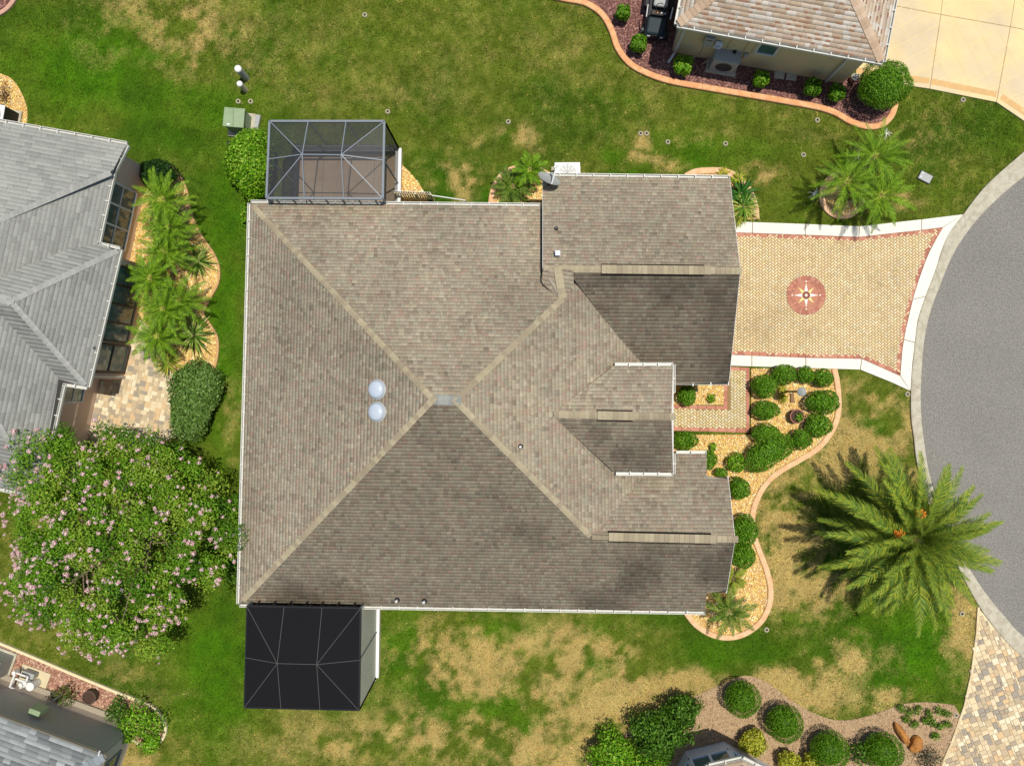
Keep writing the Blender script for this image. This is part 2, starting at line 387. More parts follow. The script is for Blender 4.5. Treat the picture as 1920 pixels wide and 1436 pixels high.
def herringbone(name, poly, parent, holes=(), L_=0.165, ang=math.pi/4, z=0.045, cols=None, origin=(0, 0)):
    rng = np.random.default_rng(3); w = L_/2; xs = [p[0] for p in poly]; ys = [p[1] for p in poly]
    cx, cy = sum(xs)/len(xs), sum(ys)/len(ys); R_ = max(max(xs)-min(xs), max(ys)-min(ys)); n = int(R_/w)+4
    X, Y = np.meshgrid(np.arange(-n, n), np.arange(-n, n)); t = (X-Y) % 4; out = []
    for tt, sx, sy in ((0, 2, 1), (3, 1, 2)):
        m_ = t == tt; x = (X[m_]+sx/2)*w; y = (Y[m_]+sy/2)*w
        out.append(np.stack([x, y, np.full(x.shape, sx), np.full(x.shape, sy)], 1))
    B_ = np.concatenate(out); ca, sa = math.cos(ang), math.sin(ang)
    px = cx+B_[:, 0]*ca-B_[:, 1]*sa; py = cy+B_[:, 0]*sa+B_[:, 1]*ca
    k = in_poly(px, py, poly)
    for hx, hy, hr in holes: k &= (px-hx)**2+(py-hy)**2 > hr*hr
    B_ = B_[k]; px = px[k]; py = py[k]; N = len(px); g = 0.019; c_ = 0.005
    T = []; F = [[0, 1, 5, 4], [1, 2, 6, 5], [2, 3, 7, 6], [3, 0, 4, 7], [4, 5, 6, 7]]
    hx = (B_[:, 2]*w-g)/2; hy = (B_[:, 3]*w-g)/2; V = np.zeros((N, 8, 3))
    for q, (sx, sy, top) in enumerate([(-1, -1, 0), (1, -1, 0), (1, 1, 0), (-1, 1, 0), (-1, -1, 1), (1, -1, 1), (1, 1, 1), (-1, 1, 1)]):
        lx = sx*(hx-c_*top); ly = sy*(hy-c_*top)
        V[:, q, 0] = px+lx*ca-ly*sa; V[:, q, 1] = py+lx*sa+ly*ca; V[:, q, 2] = z if top else 0.01
    V[:, 4:, 2] += rng.normal(0, 0.0012, (N, 1))
    FF = (np.array(F)[None]+(np.arange(N)*8)[:, None, None]).reshape(-1, 4)
    C = pal(rng, N, cols, 0.06)
    # weathering of the coloured overlay
    w_ = fbm(px, py, 1.6, 5); C = C*(1.0-0.22*np.clip((w_-0.5)*3, 0, 1))[:, None]
    me = np_mesh(name, V.reshape(-1, 3), FF, M['tint'], np.repeat(C, 8, 0))
    o = link(bpy.data.objects.new(name, me), parent); o['kind'] = 'stuff'; return o
YEL = [A(254, 232, 182), A(255, 238, 194), A(248, 224, 172), A(252, 228, 176)]
MED = P(1510.5, 554); MR = 0.735
hb_poly = PP([(1300, 436), (1409, 440), (1509, 445), (1609, 449), (1760, 431)])+spline(PP([(1760, 431), (1745, 456), (1732, 485), (1712, 546), (1696, 609), (1687, 662), (1684, 697)]), 3)+PP([(1615, 669), (1510, 666), (1300, 658)])
herringbone('herringbone_pavers', hb_poly, drv, [(MED.x, MED.y, MR-0.07)], cols=YEL)

# compass medallion let into the driveway
md = MB(); md.lathe((MED.x, MED.y, 0), [(MR, 0.0), (MR, 0.050), (MR-0.01, 0.052), (0.001, 0.052)], 48)
medal = md.build('medallion', M['tint'], drv, A(168, 112, 92))
medal['label'] = 'round red compass medallion with white star set into the driveway'
def sector(a0, a1, r0, r1, z, mb):
    n = 3; pts = [(MED.x+r1*math.cos(a0+(a1-a0)*k/n), MED.y+r1*math.sin(a0+(a1-a0)*k/n)) for k in range(n+1)]+[(MED.x+r0*math.cos(a1+(a0-a1)*k/n), MED.y+r0*math.sin(a1+(a0-a1)*k/n)) for k in range(n+1)]
    mb.prism(pts, 0.03, z)
for r0, r1, nn, off in ((0.575, 0.725, 48, 0), (0.475, 0.565, 40, 0.5)):
    for k in range(nn):
        mb = MB(); a0 = 2*math.pi*(k+off)/nn; sector(a0+0.012, a0+2*math.pi/nn-0.012, r0, r1, 0.057+random.uniform(-.001, .001), mb)
        mb.build('ring_brick', M['tint'], medal, random.choice(REDS+[A(214, 150, 118)]))
mb = MB(); mb.lathe((MED.x, MED.y, 0), [(0.462, 0.03), (0.462, 0.056), (0.001, 0.056)], 48); mb.build('inner_disc', mat('speckled_red', A(206, 140, 112), 0.9, 60, 0.3, 0.3, 90), medal)
for k in range(8):
    a = k*math.pi/4+math.pi/2; long_ = k % 2 == 0; r1 = 0.455 if long_ else 0.42; w_ = 0.068 if long_ else 0.062
    d = Vector((math.cos(a), math.sin(a), 0)); s_ = Vector((-d.y, d.x, 0)); c0 = Vector((MED.x, MED.y, 0))
    mb = MB(); mb.add([c0+d*0.14+s_*w_+Vector((0, 0, .0575)), c0+d*0.14-s_*w_+Vector((0, 0, .0575)), c0+d*r1+Vector((0, 0, .0575)), c0+d*0.20+Vector((0, 0, .064))], [[0, 3, 2], [3, 1, 2], [0, 1, 3]])
    mb.build('star_point', M['tint'], medal, A(252, 246, 232) if long_ else A(246, 232, 150))
mb = MB(); mb.lathe((MED.x, MED.y, 0), [(0.15, 0.04), (0.15, 0.060), (0.001, 0.060)], 32); mb.build('hub_ring', M['tint'], medal, A(150, 92, 80))
mb = MB(); mb.lathe((MED.x, MED.y, 0), [(0.055, 0.04), (0.055, 0.066), (0.001, 0.066)], 20); mb.build('hub_dot', M['tint'], medal, A(252, 226, 200))
for k in range(4):
    a = k*math.pi/2; mb = MB(); mb.lathe((MED.x+0.52*math.cos(a), MED.y+0.52*math.sin(a), 0), [(0.034, 0.04), (0.034, 0.063), (0.001, 0.063)], 14)
    mb.build('compass_dot', M['tint'], medal, A(250, 232, 206))

# ================================================================== front walkway
wk = bpy.data.objects.new('walkway', None); COL.objects.link(wk); wk['kind'] = 'structure'
walk_poly = PP([(1225, 757), (1360, 761), (1360, 688), (1405, 689), (1405, 811), (1225, 806)])
mb = MB(); mb.prism(walk_poly, -0.05, 0.02); mb.build('paving_bed', bpy.data.materials['paving_sand'], wk); EXCL.append(walk_poly)
herringbone('herringbone_pavers', PP([(1225, 765), (1367, 768), (1366, 692), (1398, 692), (1399, 804), (1225, 800)]), wk, cols=[A(250, 234, 182), A(252, 240, 198), A(244, 224, 166)])
PINK = [A(222, 160, 132), A(214, 150, 124), A(228, 170, 142)]
border(PP([(1369, 687.5), (1404.5, 689)]), -1, 0.14, 0.34, wk, cols=PINK); border(PP([(1405, 692), (1405, 811)]), -1, 0.14, 0.34, wk, cols=PINK)
border(PP([(1397, 811), (1225, 806.5)]), -1, 0.16, 0.34, wk, cols=PINK); border(PP([(1225, 757.5), (1357, 760.5)]), -1, 0.15, 0.34, wk, cols=PINK); border(PP([(1356, 768), (1356, 700)]), -1, 0.15, 0.34, wk, cols=PINK)

# ================================================================== neighbour's random-laid paver driveway (lower right) and patio (left)
def ashlar(parent, poly, ang, unit, cols, z, name='paver', gap=0.011, seed=4, keep=None, jit=0.004):
    rng = random.Random(seed); xs = [p[0] for p in poly]; ys = [p[1] for p in poly]
    cx, cy = sum(xs)/len(xs), sum(ys)/len(ys); R_ = max(max(xs)-min(xs), max(ys)-min(ys))*0.8; n = int(R_/unit)+2
    used = set(); ca, sa = math.cos(ang), math.sin(ang); out = []
    for j in range(-n, n):
        for i in range(-n, n):
            if (i, j) in used: continue
            opt = [(2, 2), (3, 2), (2, 3), (3, 2), (3, 3)]; rng.shuffle(opt); opt += [(2, 1), (1, 2), (1, 1)]
            for (a, b) in opt:
                if all((i+x, j+y) not in used for x in range(a) for y in range(b)): break
            for x in range(a):
                for y in range(b): used.add((i+x, j+y))
            lx, ly = (i+a/2)*unit, (j+b/2)*unit; px, py = cx+lx*ca-ly*sa, cy+lx*sa+ly*ca
            if bool(in_poly(np.array([px]), np.array([py]), poly)[0]): out.append((px, py, a*unit-gap, b*unit-gap))
    for (px, py, sx, sy) in out:
        ci = rng.randrange(len(cols)); block(name, (px, py, 0.0), sx, sy, z+rng.uniform(-jit, jit), ang, parent, cols[ci], ci)
    return len(out)
ASH = [A(226, 204, 164), A(206, 184, 150), A(238, 218, 178), A(186, 168, 142), A(214, 190, 150), A(244, 230, 194), A(172, 160, 142), A(230, 196, 148), A(196, 176, 146), A(240, 216, 172)]
nd = bpy.data.objects.new('paver_driveway', None); COL.objects.link(nd); nd['kind'] = 'structure'
nd_poly = [P(1832, 1137), P(1829, 1185), P(1819, 1262), P(1806, 1322), P(1782, 1390), P(1742, 1480), P(1990, 1530), P(2010, 1310)]+[p for p in kerb_in[::-1] if P(0, 1310).y < p.y < P(0, 1140).y]
EXCL.append(nd_poly)
mb = MB(); mb.prism(nd_poly, -0.05, 0.022); mb.build('paving_bed', mat('pale_joint_sand', A(240, 222, 178), 0.95, 30, 0.1), nd)
inner = PP([(1837, 1143), (1822, 1262), (1810, 1322), (1786, 1390), (1750, 1470), (1960, 1500), (1975, 1290), (1924, 1241), (1876, 1194), (1846, 1156)])
print('drive pavers', ashlar(nd, inner, math.radians(21), 0.082, ASH, 0.045))
border([p+Vector((-.01, .0, 0)) for p in PP([(1832, 1137), (1829, 1185), (1819, 1262), (1806, 1322), (1782, 1390), (1742, 1480)])], 1, 0.10, 0.3, nd, 0.05, [A(240, 218, 172), A(228, 204, 158)], 'edge_paver')

pt = bpy.data.objects.new('patio', None); COL.objects.link(pt); pt['kind'] = 'structure'
pt_poly = PP([(268, 600), (245, 648), (229, 712), (190, 712), (158, 830), (250, 850), (330, 815), (330, 735), (322, 690), (298, 640)])
EXCL.append(pt_poly)
mb = MB(); mb.prism(pt_poly, -0.05, 0.02); mb.build('paving_bed', bpy.data.materials['pale_joint_sand'], pt)
ASH2 = [A(236, 212, 176), A(224, 194, 158), A(244, 226, 194), A(206, 182, 152), A(232, 200, 164), A(248, 236, 208), A(196, 178, 156), A(240, 208, 160)]
print('patio pavers', ashlar(pt, pt_poly, math.radians(-13.5), 0.074, ASH2, 0.04, seed=9))

# ================================================================== neighbour's coated concrete driveway (upper right)
cd = bpy.data.objects.new('concrete_driveway', None); COL.objects.link(cd); cd['kind'] = 'structure'
cdm = mat('ochre_coating', A(244, 218, 160), 0.75, 1.1, 0.07, 0.06, 60, col2=A(226, 206, 168))
bandm = mat('tan_band', A(228, 184, 122), 0.75, 3, 0.06); linem = mat('pale_score_line', A(250, 226, 160), 0.7, 5, 0.05)
def lerpP(a, b, t): return (a[0]+(b[0]-a[0])*t, a[1]+(b[1]-a[1])*t)
def col_x(k, y):   # column joint lines
    (x0, y0), (x1, y1) = [((1640, -60), (1602, 147)), ((1773, -60), (1741, 170)), ((1911, -60), (1868, 194)), ((2050, -60), (2010, 292))][k]
    return x0+(x1-x0)*(y-y0)/(y1-y0)
cd_rows = [[(1628, -170), (1782, -158), (1926, -148), (2080, -140)], [(1672, 9), (1763, 29), (1893, 52), (2036, 79)], [(1602, 147), (1742, 168), (1867, 193), (2010, 290)]]
cd_rows[1][0] = (1627, 3)
for r in range(2):
    for c in range(3):
        slab(PP([cd_rows[r][c], cd_rows[r][c+1], cd_rows[r+1][c+1], cd_rows[r+1][c]]), 0.045, 'concrete_slab', cdm, cd)
EXCL.append(PP([(1590, -200), (2080, -140), (2010, 290), (1867, 193), (1742, 168), (1602, 147)]))
mb = MB(); mb.prism(PP([(1600, -170), (2075, -138), (2006, 286), (1867, 190), (1742, 166), (1604, 144)]), -0.05, 0.03); mb.build('joint_bed', mat('ochre_joint', A(176, 140, 84), 0.95, 20, 0.1), cd)  # darker ochre fill showing in the slab joints
for c, (a, b) in enumerate(zip([(1602, 147), (1742, 168), (1867, 193)], [(1742, 168), (1867, 193), (2010, 290)])):
    mb = MB(); a2, b2 = P(*lerpP(a, b, .012), .047), P(*lerpP(a, b, .988), .047); d = (b2-a2).normalized(); nrm = Vector((-d.y, d.x, 0))
    mb.add([a2+nrm*.20, b2+nrm*.20, b2+nrm*.42, a2+nrm*.42], [[0, 1, 2, 3]]); mb.build('painted_band', bandm, cd)
mb = MB(); cpoly = PP([(1622, -160), (2070, -130), (2004, 270), (1866, 178), (1742, 153), (1610, 132)])
for fam, ang in ((0, math.radians(28)), (1, math.radians(-62))):
    d = Vector((math.cos(ang), math.sin(ang), 0)); nrm = Vector((-d.y, d.x, 0)); c0 = P(1800, 60)
    for k in range(-14, 15):
        ts = np.linspace(-9, 9, 240); ok = in_poly(c0.x+nrm.x*k*.62+d.x*ts, c0.y+nrm.y*k*.62+d.y*ts, cpoly)
        if ok.sum() < 4: continue
        t0, t1 = ts[ok].min(), ts[ok].max(); a = c0+nrm*k*.62+d*t0; b = c0+nrm*k*.62+d*t1; w_ = nrm*.008; z = Vector((0, 0, .049 if fam else .0485))
        mb.add([a-w_+z, b-w_+z, b+w_+z, a+w_+z], [[0, 1, 2, 3]])
mb.build('score_line', linem, cd)

# ================================================================== planting beds
bed_soil = mat('bed_soil', A(222, 180, 112), 0.95, 12, 0.25, 0.3, 40); mulch_soil = mat('mulch_soil', A(112, 76, 70), 0.95, 12, 0.3, 0.4, 40)
tan_soil = mat('bare_soil', A(186, 156, 118), 0.95, 9, 0.2, 0.5, 50)
def ico():
    t = (1+5**.5)/2; v = np.array([(-1, t, 0), (1, t, 0), (-1, -t, 0), (1, -t, 0), (0, -1, t), (0, 1, t), (0, -1, -t), (0, 1, -t), (t, 0, -1), (t, 0, 1), (-t, 0, -1), (-t, 0, 1)])/math.sqrt(1+t*t)
    f = [(0, 11, 5), (0, 5, 1), (0, 1, 7), (0, 7, 10), (0, 10, 11), (1, 5, 9), (5, 11, 4), (11, 10, 2), (10, 7, 6), (7, 1, 8), (3, 9, 4), (3, 4, 2), (3, 2, 6), (3, 6, 8), (3, 8, 9), (4, 9, 5), (2, 4, 11), (6, 2, 10), (8, 6, 7), (9, 8, 1)]
    return v, np.array(f)
ICO = ico()
def fill(name, poly, dens, size, cols, parent, kind, z=0.03, seed=1, jit=0.1, sub=None):
    rng = np.random.default_rng(seed); xs = np.array([p[0] for p in poly]); ys = np.array([p[1] for p in poly])
    ar = abs(sum(xs[i]*ys[(i+1) % len(xs)]-xs[(i+1) % len(xs)]*ys[i] for i in range(len(xs))))/2
    n = int(dens*(xs.max()-xs.min())*(ys.max()-ys.min())); x = rng.uniform(xs.min(), xs.max(), n); y = rng.uniform(ys.min(), ys.max(), n)
    k = in_poly(x, y, poly)
    for s_ in (sub or []): k &= ~in_poly(x, y, s_)
    x, y = x[k], y[k]; n = len(x); pos = np.stack([x, y, np.full(n, z)+rng.uniform(-.006, .012, n)], 1)
    if kind == 'stone':
        s = size*rng.uniform(.6, 1.35, n); scl = np.stack([s*rng.uniform(.8, 1.35, n), s*rng.uniform(.7, 1.1, n), s*rng.uniform(.45, .75, n)], 1)*0.5
        me = scatter(name, ICO[0], ICO[1], pos, rotmats(n, rng, .4), scl, pal(rng, n, cols, jit), M['stone'])
    else:
        T = [(-.5, -.5, 0), (.5, -.5, 0), (.5, .5, 0), (-.5, .5, 0), (-.4, -.35, 1), (.4, -.35, 1), (.4, .35, 1), (-.4, .35, 1)]
        F = [[0, 1, 5, 4], [1, 2, 6, 5], [2, 3, 7, 6], [3, 0, 4, 7], [4, 5, 6, 7]]
        s = size*rng.uniform(.5, 1.5, n); scl = np.stack([s, s*rng.uniform(.25, .5, n), s*.18], 1)
        me = scatter(name, T, F, pos, rotmats(n, rng, .5), scl, pal(rng, n, cols, jit), M['mulch'])
    o = link(bpy.data.objects.new(name, me), parent); o['kind'] = 'stuff'; return o
def bed(name, poly, cols, soil, dens, size, kind, seed, z=0.02, sub=None):
    b = bpy.data.objects.new(name, None); COL.objects.link(b); b['kind'] = 'structure'
    mb = MB(); mb.prism(poly, -0.05, z); mb.build('soil', soil, b); EXCL.append(poly)
    fill('pebbles' if kind == 'stone' else 'mulch', poly, dens, size, cols, b, kind, z+0.008, seed, sub=sub); return b
def edging(label, pts, w, m, h=0.10, seg=None, group='concrete bed edgings', side=0.0):
    e = thing('bed_edging', label, 'edging', pts[len(pts)//2], group); n = len(pts); L_ = []; R_ = []
    for i in range(n):
        d = (pts[min(i+1, n-1)]-pts[max(i-1, 0)]).normalized(); s_ = Vector((-d.y, d.x, 0))
        L_.append(pts[i]+s_*(w/2+side)); R_.append(pts[i]-s_*(w/2-side))
    prof = [(0, -.05), (0, h*.8), (.12, h), (.88, h), (1, h*.8), (1, -.05)]; acc = 0; mb = MB(); step = seg or 1.2; made = 0
    for i in range(n-1):
        acc += (pts[i+1]-pts[i]).length; end = acc > step or i == n-2
        a1, b1 = L_[i+1], R_[i+1]
        if end: a1 = L_[i].lerp(a1, .985); b1 = R_[i].lerp(b1, .985)
        strip_section(mb, L_[i], R_[i], a1, b1, prof)
        if end: mb.build('edging_segment', m, e); mb = MB(); acc = 0
    return e
peach = mat('peach_edging', A(246, 204, 156), 0.85, 16, 0.10, 0.3, 50, col2=A(240, 188, 138)); brick_e = mat('orange_edging', A(240, 172, 118), 0.85, 14, 0.16, 0.4, 40, col2=A(246, 192, 138)); cream_e = mat('cream_edging', A(246, 228, 180), 0.85, 14, 0.08, 0.2, 60)

# front bed
fe = spline(PP([(1563, 692), (1568, 715), (1571, 745), (1570, 775), (1560, 805), (1535, 838), (1500, 861), (1465, 881), (1440, 901), (1421, 930), (1410, 965), (1412, 1000), (1422, 1030), (1437, 1070), (1444, 1105), (1440, 1137), (1424, 1166), (1395, 1187), (1365, 1194), (1335, 1189), (1305, 1171), (1286, 1148)]), 5)
fb_poly = fe+PP([(1280, 1120), (1250, 1100), (1250, 815), (1408, 815), (1408, 691)])
small_poly = PP([(1240, 722), (1357, 722), (1357, 759), (1240, 758)])
bed('front_bed', fb_poly, GOLD, bed_soil, 620, 0.05, 'stone', 11); bed('entry_bed', small_poly, GOLD, bed_soil, 620, 0.05, 'stone', 12)
edging('long curving peach edging round the front bed of round bushes', fe, 0.205, peach, seg=1.0)
# bed by the garage corner (right), bed behind the dish (left), bed at the lanai
ge = spline(PP([(1285, 332), (1305, 323), (1340, 321), (1362, 324), (1385, 336), (1403, 358), (1414, 385), (1417, 412)]), 5)
bed('corner_bed', ge+PP([(1370, 412), (1340, 360), (1290, 345)]), GOLD, bed_soil, 620, 0.05, 'stone', 13)
edging('short peach edging round strappy plants at the garage corner', ge, 0.24, peach)
de = spline(PP([(921, 392), (922, 372), (928, 350), (942, 329), (962, 318), (985, 314), (1008, 319), (1030, 330)]), 5)
bed('dish_bed', de+PP([(1040, 350), (1030, 400)]), GOLD, bed_soil, 620, 0.05, 'stone', 14)
edging('peach edging arc round the fern bed beside the satellite dish', de, 0.22, peach)
bed('lanai_bed', spline(PP([(750, 306), (765, 320), (782, 340), (794, 358), (803, 378)]), 3)+PP([(800, 392), (742, 392)]), GOLD, bed_soil, 620, 0.055, 'stone', 15)
# small ring with pygmy palms
ring_c = P(1578, 367); rr = 0.80
ring = [ring_c+Vector((rr*math.cos(2*math.pi*k/40)*.95, rr*math.sin(2*math.pi*k/40), 0)) for k in range(41)]
bed('palm_ring_bed', ring[:-1], GOLD, bed_soil, 620, 0.05, 'stone', 16); edging('peach ring edging round the pygmy palm cluster on the lawn', ring, 0.2, peach, seg=0.7)
# left neighbour's gravel bed
le = spline(PP([(300, 305), (330, 318), (350, 356), (357, 395), (375, 438), (400, 474), (411, 502), (409, 532), (394, 560), (382, 588), (394, 608), (408, 634), (408, 668), (400, 700)]), 4)
lb_poly = le+PP([(322, 700), (298, 645), (262, 590), (240, 560), (215, 470), (240, 330)])
bed('side_bed', lb_poly, GOLD, bed_soil, 560, 0.05, 'stone', 17, sub=[pt_poly])
edging('thin tan edging along the neighbour\'s palm bed at the left', le, 0.09, mat('tan_edging', A(214, 170, 116), 0.85, 14, 0.12), h=0.07)
bed('corner_gravel', spline(PP([(-60, 130), (0, 139), (26, 152), (46, 186), (52, 215), (48, 250)]), 4)+PP([(30, 290), (-60, 290)]), GOLD, bed_soil, 560, 0.05, 'stone', 18)
ce = spline(PP([(-30, 38), (0, 27), (18, 14), (32, -6)]), 4); bed('corner_mulch_bed', ce+PP([(-40, -20)]), REDM, mulch_soil, 500, 0.06, 'chip', 19); edging('pinkish edging corner at the top left of the lawn', ce, 0.16, mat('pink_edging', A(214, 168, 140), 0.85, 14, 0.12), h=0.08)
# upper right neighbour: red mulch
te = spline(PP([(1010, -10), (1060, 0), (1098, 8), (1128, 28), (1146, 58), (1158, 92), (1182, 122), (1220, 142), (1262, 155), (1330, 167), (1400, 179), (1470, 191), (1530, 202), (1565, 213), (1595, 230), (1628, 239), (1654, 234), (1671, 216), (1678, 192)]), 5)
tb_poly = te+PP([(1660, 170), (1610, 152), (1560, 130), (1300, 60), (1290, -60), (1010, -60)])
bed('mulch_bed', tb_poly, REDM, mulch_soil, 620, 0.055, 'chip', 20)
edging('orange brick-coloured edging curving round the red mulch bed', te, 0.22, brick_e, seg=0.8, h=0.11)
# lower left neighbour: pinkish chips
be = spline(PP([(-60, 1180), (0, 1204), (60, 1229), (140, 1263), (220, 1296), (278, 1319), (298, 1334), (311, 1358), (308, 1380), (294, 1394), (270, 1396), (248, 1382)]), 4)
bb_poly = be+PP([(200, 1370), (-60, 1300)])
bed('chip_bed', bb_poly, TANM, mat('chip_soil', A(170, 120, 96), 0.95, 12, 0.3, 0.4, 40), 520, 0.07, 'chip', 21)
edging('thin cream edging of the lower left chip bed', be, 0.11, cream_e, h=0.10)
# lower right neighbour: bare brown bed
me_ = spline(PP([(1060, 1470), (1110, 1425), (1170, 1375), (1225, 1338), (1285, 1312), (1340, 1288), (1395, 1266), (1440, 1280), (1480, 1310), (1530, 1338), (1580, 1350), (1640, 1338), (1690, 1320), (1740, 1316), (1789, 1321)]), 4)
mb_poly = me_+PP([(1800, 1340), (1780, 1392), (1742, 1480), (1080, 1500)])
bed('brown_bed', mb_poly, BRNM, tan_soil, 330, 0.05, 'chip', 22, z=0.012)

# ================================================================== lawn
rngL = np.random.default_rng(21)
DEAD = [(300, 55, 150, 62, .48), (345, 95, 90, 45, .40), (240, 20, 80, 40, .40), (560, 60, 120, 60, .16), (480, 130, 60, 60, .2), (900, 1225, 150, 66, .68), (1090, 1220, 120, 55, .66), (1010, 1290, 240, 55, .56), (850, 1370, 220, 60, .44), (1060, 1390, 150, 60, .66), (1160, 1330, 120, 40, .95), (1270, 1290, 110, 26, .95), (640, 1390, 170, 60, .34),
        (1500, 1120, 80, 50, .6), (1480, 1050, 60, 90, .66), (1460, 960, 60, 60, .6), (1590, 840, 110, 60, .72), (1650, 770, 80, 55, .62), (1700, 840, 40, 70, .6), (1590, 1255, 70, 45, .9), (1540, 1300, 110, 40, .92), (1660, 1300, 55, 34, .92), (1800, 1190, 34, 75, 1.0), (1480, 1290, 60, 24, .85),
        (840, 345, 28, 26, .75), (880, 335, 24, 24, .7), (868, 362, 22, 16, .7), (960, 262, 55, 18, .45), (1240, 305, 50, 10, .7), (1215, 275, 12, 22, .6), (1330, 262, 60, 14, .4), (1440, 330, 40, 18, .45), (1700, 250, 34, 24, .35), (1680, 375, 40, 20, .45), (432, 760, 16, 90, .55), (700, 170, 260, 40, .18), (250, 1410, 40, 40, .5), (330, 1300, 60, 14, .2), (1560, 250, 60, 18, .2), (1480, 200, 80, 16, .2), (1050, 100, 200, 60, .18), (240, 1270, 50, 20, .3)]
LUSH = [(745, 1200, 34, 70, .7), (1200, 1165, 80, 24, .6), (800, 1300, 60, 20, .5), (930, 1330, 60, 18, .5), (150, 120, 160, 90, .8), (330, 210, 160, 70, .7), (415, 560, 50, 330, .85), (410, 1230, 70, 120, .8), (1700, 1240, 110, 75, .95), (1600, 1190, 90, 40, .6), (1330, 1220, 90, 35, .75), (1420, 1220, 60, 30, .8), (1500, 1170, 50, 30, .5), (1150, 290, 26, 18, .7), (1330, 280, 90, 26, .6), (1190, 330, 60, 8, .6), (948, 270, 14, 14, .9), (820, 335, 16, 14, .9), (830, 365, 20, 14, .8), (905, 370, 22, 12, .9), (930, 1180, 90, 30, .4), (1150, 1170, 60, 24, .6), (760, 1290, 40, 24, .6), (1880, 250, 60, 40, .4), (1690, 690, 20, 60, .6), (1640, 795, 24, 14, .7), (860, 1330, 70, 22, .5), (980, 1350, 30, 14, .6), (720, 1240, 24, 80, .45), (1120, 1240, 26, 18, .7)]
def blob(x, y, lst):
    out = np.zeros(x.shape)
    for (u, v, a, b, s) in lst:
        c = P(u, v); ex = P(u+a, v).x-c.x; ey = c.y-P(u, v+b).y
        d = np.sqrt(((x-c.x)/ex)**2+((y-c.y)/ey)**2); out = np.maximum(out, s*np.clip(1.35-d*0.8, 0, 1)*(d < 1.7))
    return out
def lawn_fields(x, y):
    wx = x+1.1*(fbm(x, y, 1.3, 31)-.5)+.3*(fbm(x, y, .3, 37, 2)-.5); wy = y+1.1*(fbm(x, y, 1.3, 32)-.5)+.3*(fbm(x, y, .3, 38, 2)-.5)
    dead = blob(wx, wy, DEAD); lush = blob(wx, wy, LUSH)
    n1 = fbm(x, y, 0.8, 33, 5); n2 = fbm(x, y, 3.0, 34, 4); n3 = fbm(x, y, 0.22, 35, 3); n4 = fbm(x, y, 1.5, 39, 4)
    p = dead*1.32+(n1-.5)*1.7*np.clip(dead*2.2, 0, 1)+(n3-.5)*1.0*np.clip(dead*2.5, 0, 1)-.10
    n5 = fbm(x, y, .42, 41, 3); p = p+(n5-.5)*1.3*np.clip(dead*2.5, 0, 1)
    p = np.maximum(p, (.02+(n4-.5)*.35+(n3-.5)*.6)*(1-np.clip(lush*1.6, 0, 1)))
    p = np.clip(p, 0, .97)*(1-.55*np.clip(lush*1.4+(n1-.5), 0, 1)*(dead < .9))
    p = np.where(dead > .3, np.clip((p-.5)*1.55+.47, 0, .97), p)
    lf = np.clip(lush*1.1+(n2-.5)*1.1+(n1-.5)*.8-.02, 0, 1)
    return p, lf, n1, n2, n3
OLIVE, GREEN, DARKG, TAN, TAN2 = (np.array(A(*c)) for c in ((104, 120, 36), (76, 122, 14), (64, 100, 18), (220, 194, 122), (180, 152, 88)))
def lawn_colour(x, y, rng, dither=False):
    p, lf, n1, n2, n3 = lawn_fields(x, y)
    c = OLIVE[None]*(1-lf[:, None])+GREEN[None]*lf[:, None]
    dk = np.clip((fbm(x, y, 1.9, 36, 3)-.50)*2.6, 0, .7)[:, None]; c = c*(1-dk)+DARKG[None]*dk
    stripe = 0.96+0.06*np.sin(2*np.pi*(y+0.16*x+0.15*np.sin(x*.3))/1.15)*(y > 8); c = c*stripe[:, None]
    t_ = TAN[None]*(1-n3[:, None])+TAN2[None]*n3[:, None]
    w = .45*p+.55*(rng.random(len(x)) < p) if dither else p*.9
    if dither: t_ = np.where(rng.random((len(x), 1)) < .3, TAN2[None]*np.ones((len(x), 1)), t_)
    c = c*(1-w[:, None])+t_*w[:, None]
    c = c*(.80+.40*fbm(x, y, .55, 42, 4))[:, None]
    return np.clip(c*(0.72+0.56*n3[:, None]), 0.004, 0.8)
gx = np.concatenate([np.array([-900, -300, -100, -40, -26]), np.arange(-22.5, 21.5, .14), np.array([26, 40, 100, 300, 900])])
gy = np.concatenate([np.array([-900, -300, -100, -40, -22]), np.arange(-17, 17.5, .14), np.array([22, 40, 100, 300, 900])])
GX, GY = np.meshgrid(gx, gy); nx, ny = len(gx), len(gy); fx, fy = GX.ravel(), GY.ravel()
gz = 0.02*(fbm(fx, fy, 2.5, 40, 3)-.5)*(np.abs(fx) < 24)-0.012
ii = (np.arange(ny-1)[:, None]*nx+np.arange(nx-1)[None]).ravel()
gF = np.stack([ii, ii+1, ii+nx+1, ii+nx], 1)
gc = lawn_colour(fx, fy, rngL)*.88; far = (fx < -22.4) | (fx > 21.2) | (fy < -16.9) | (fy > 17.3); gc[far] = gc[~far].mean(0)*.92
ground = struct('ground', np_mesh('ground', np.stack([fx, fy, gz], 1), gF, M['grass'], gc))

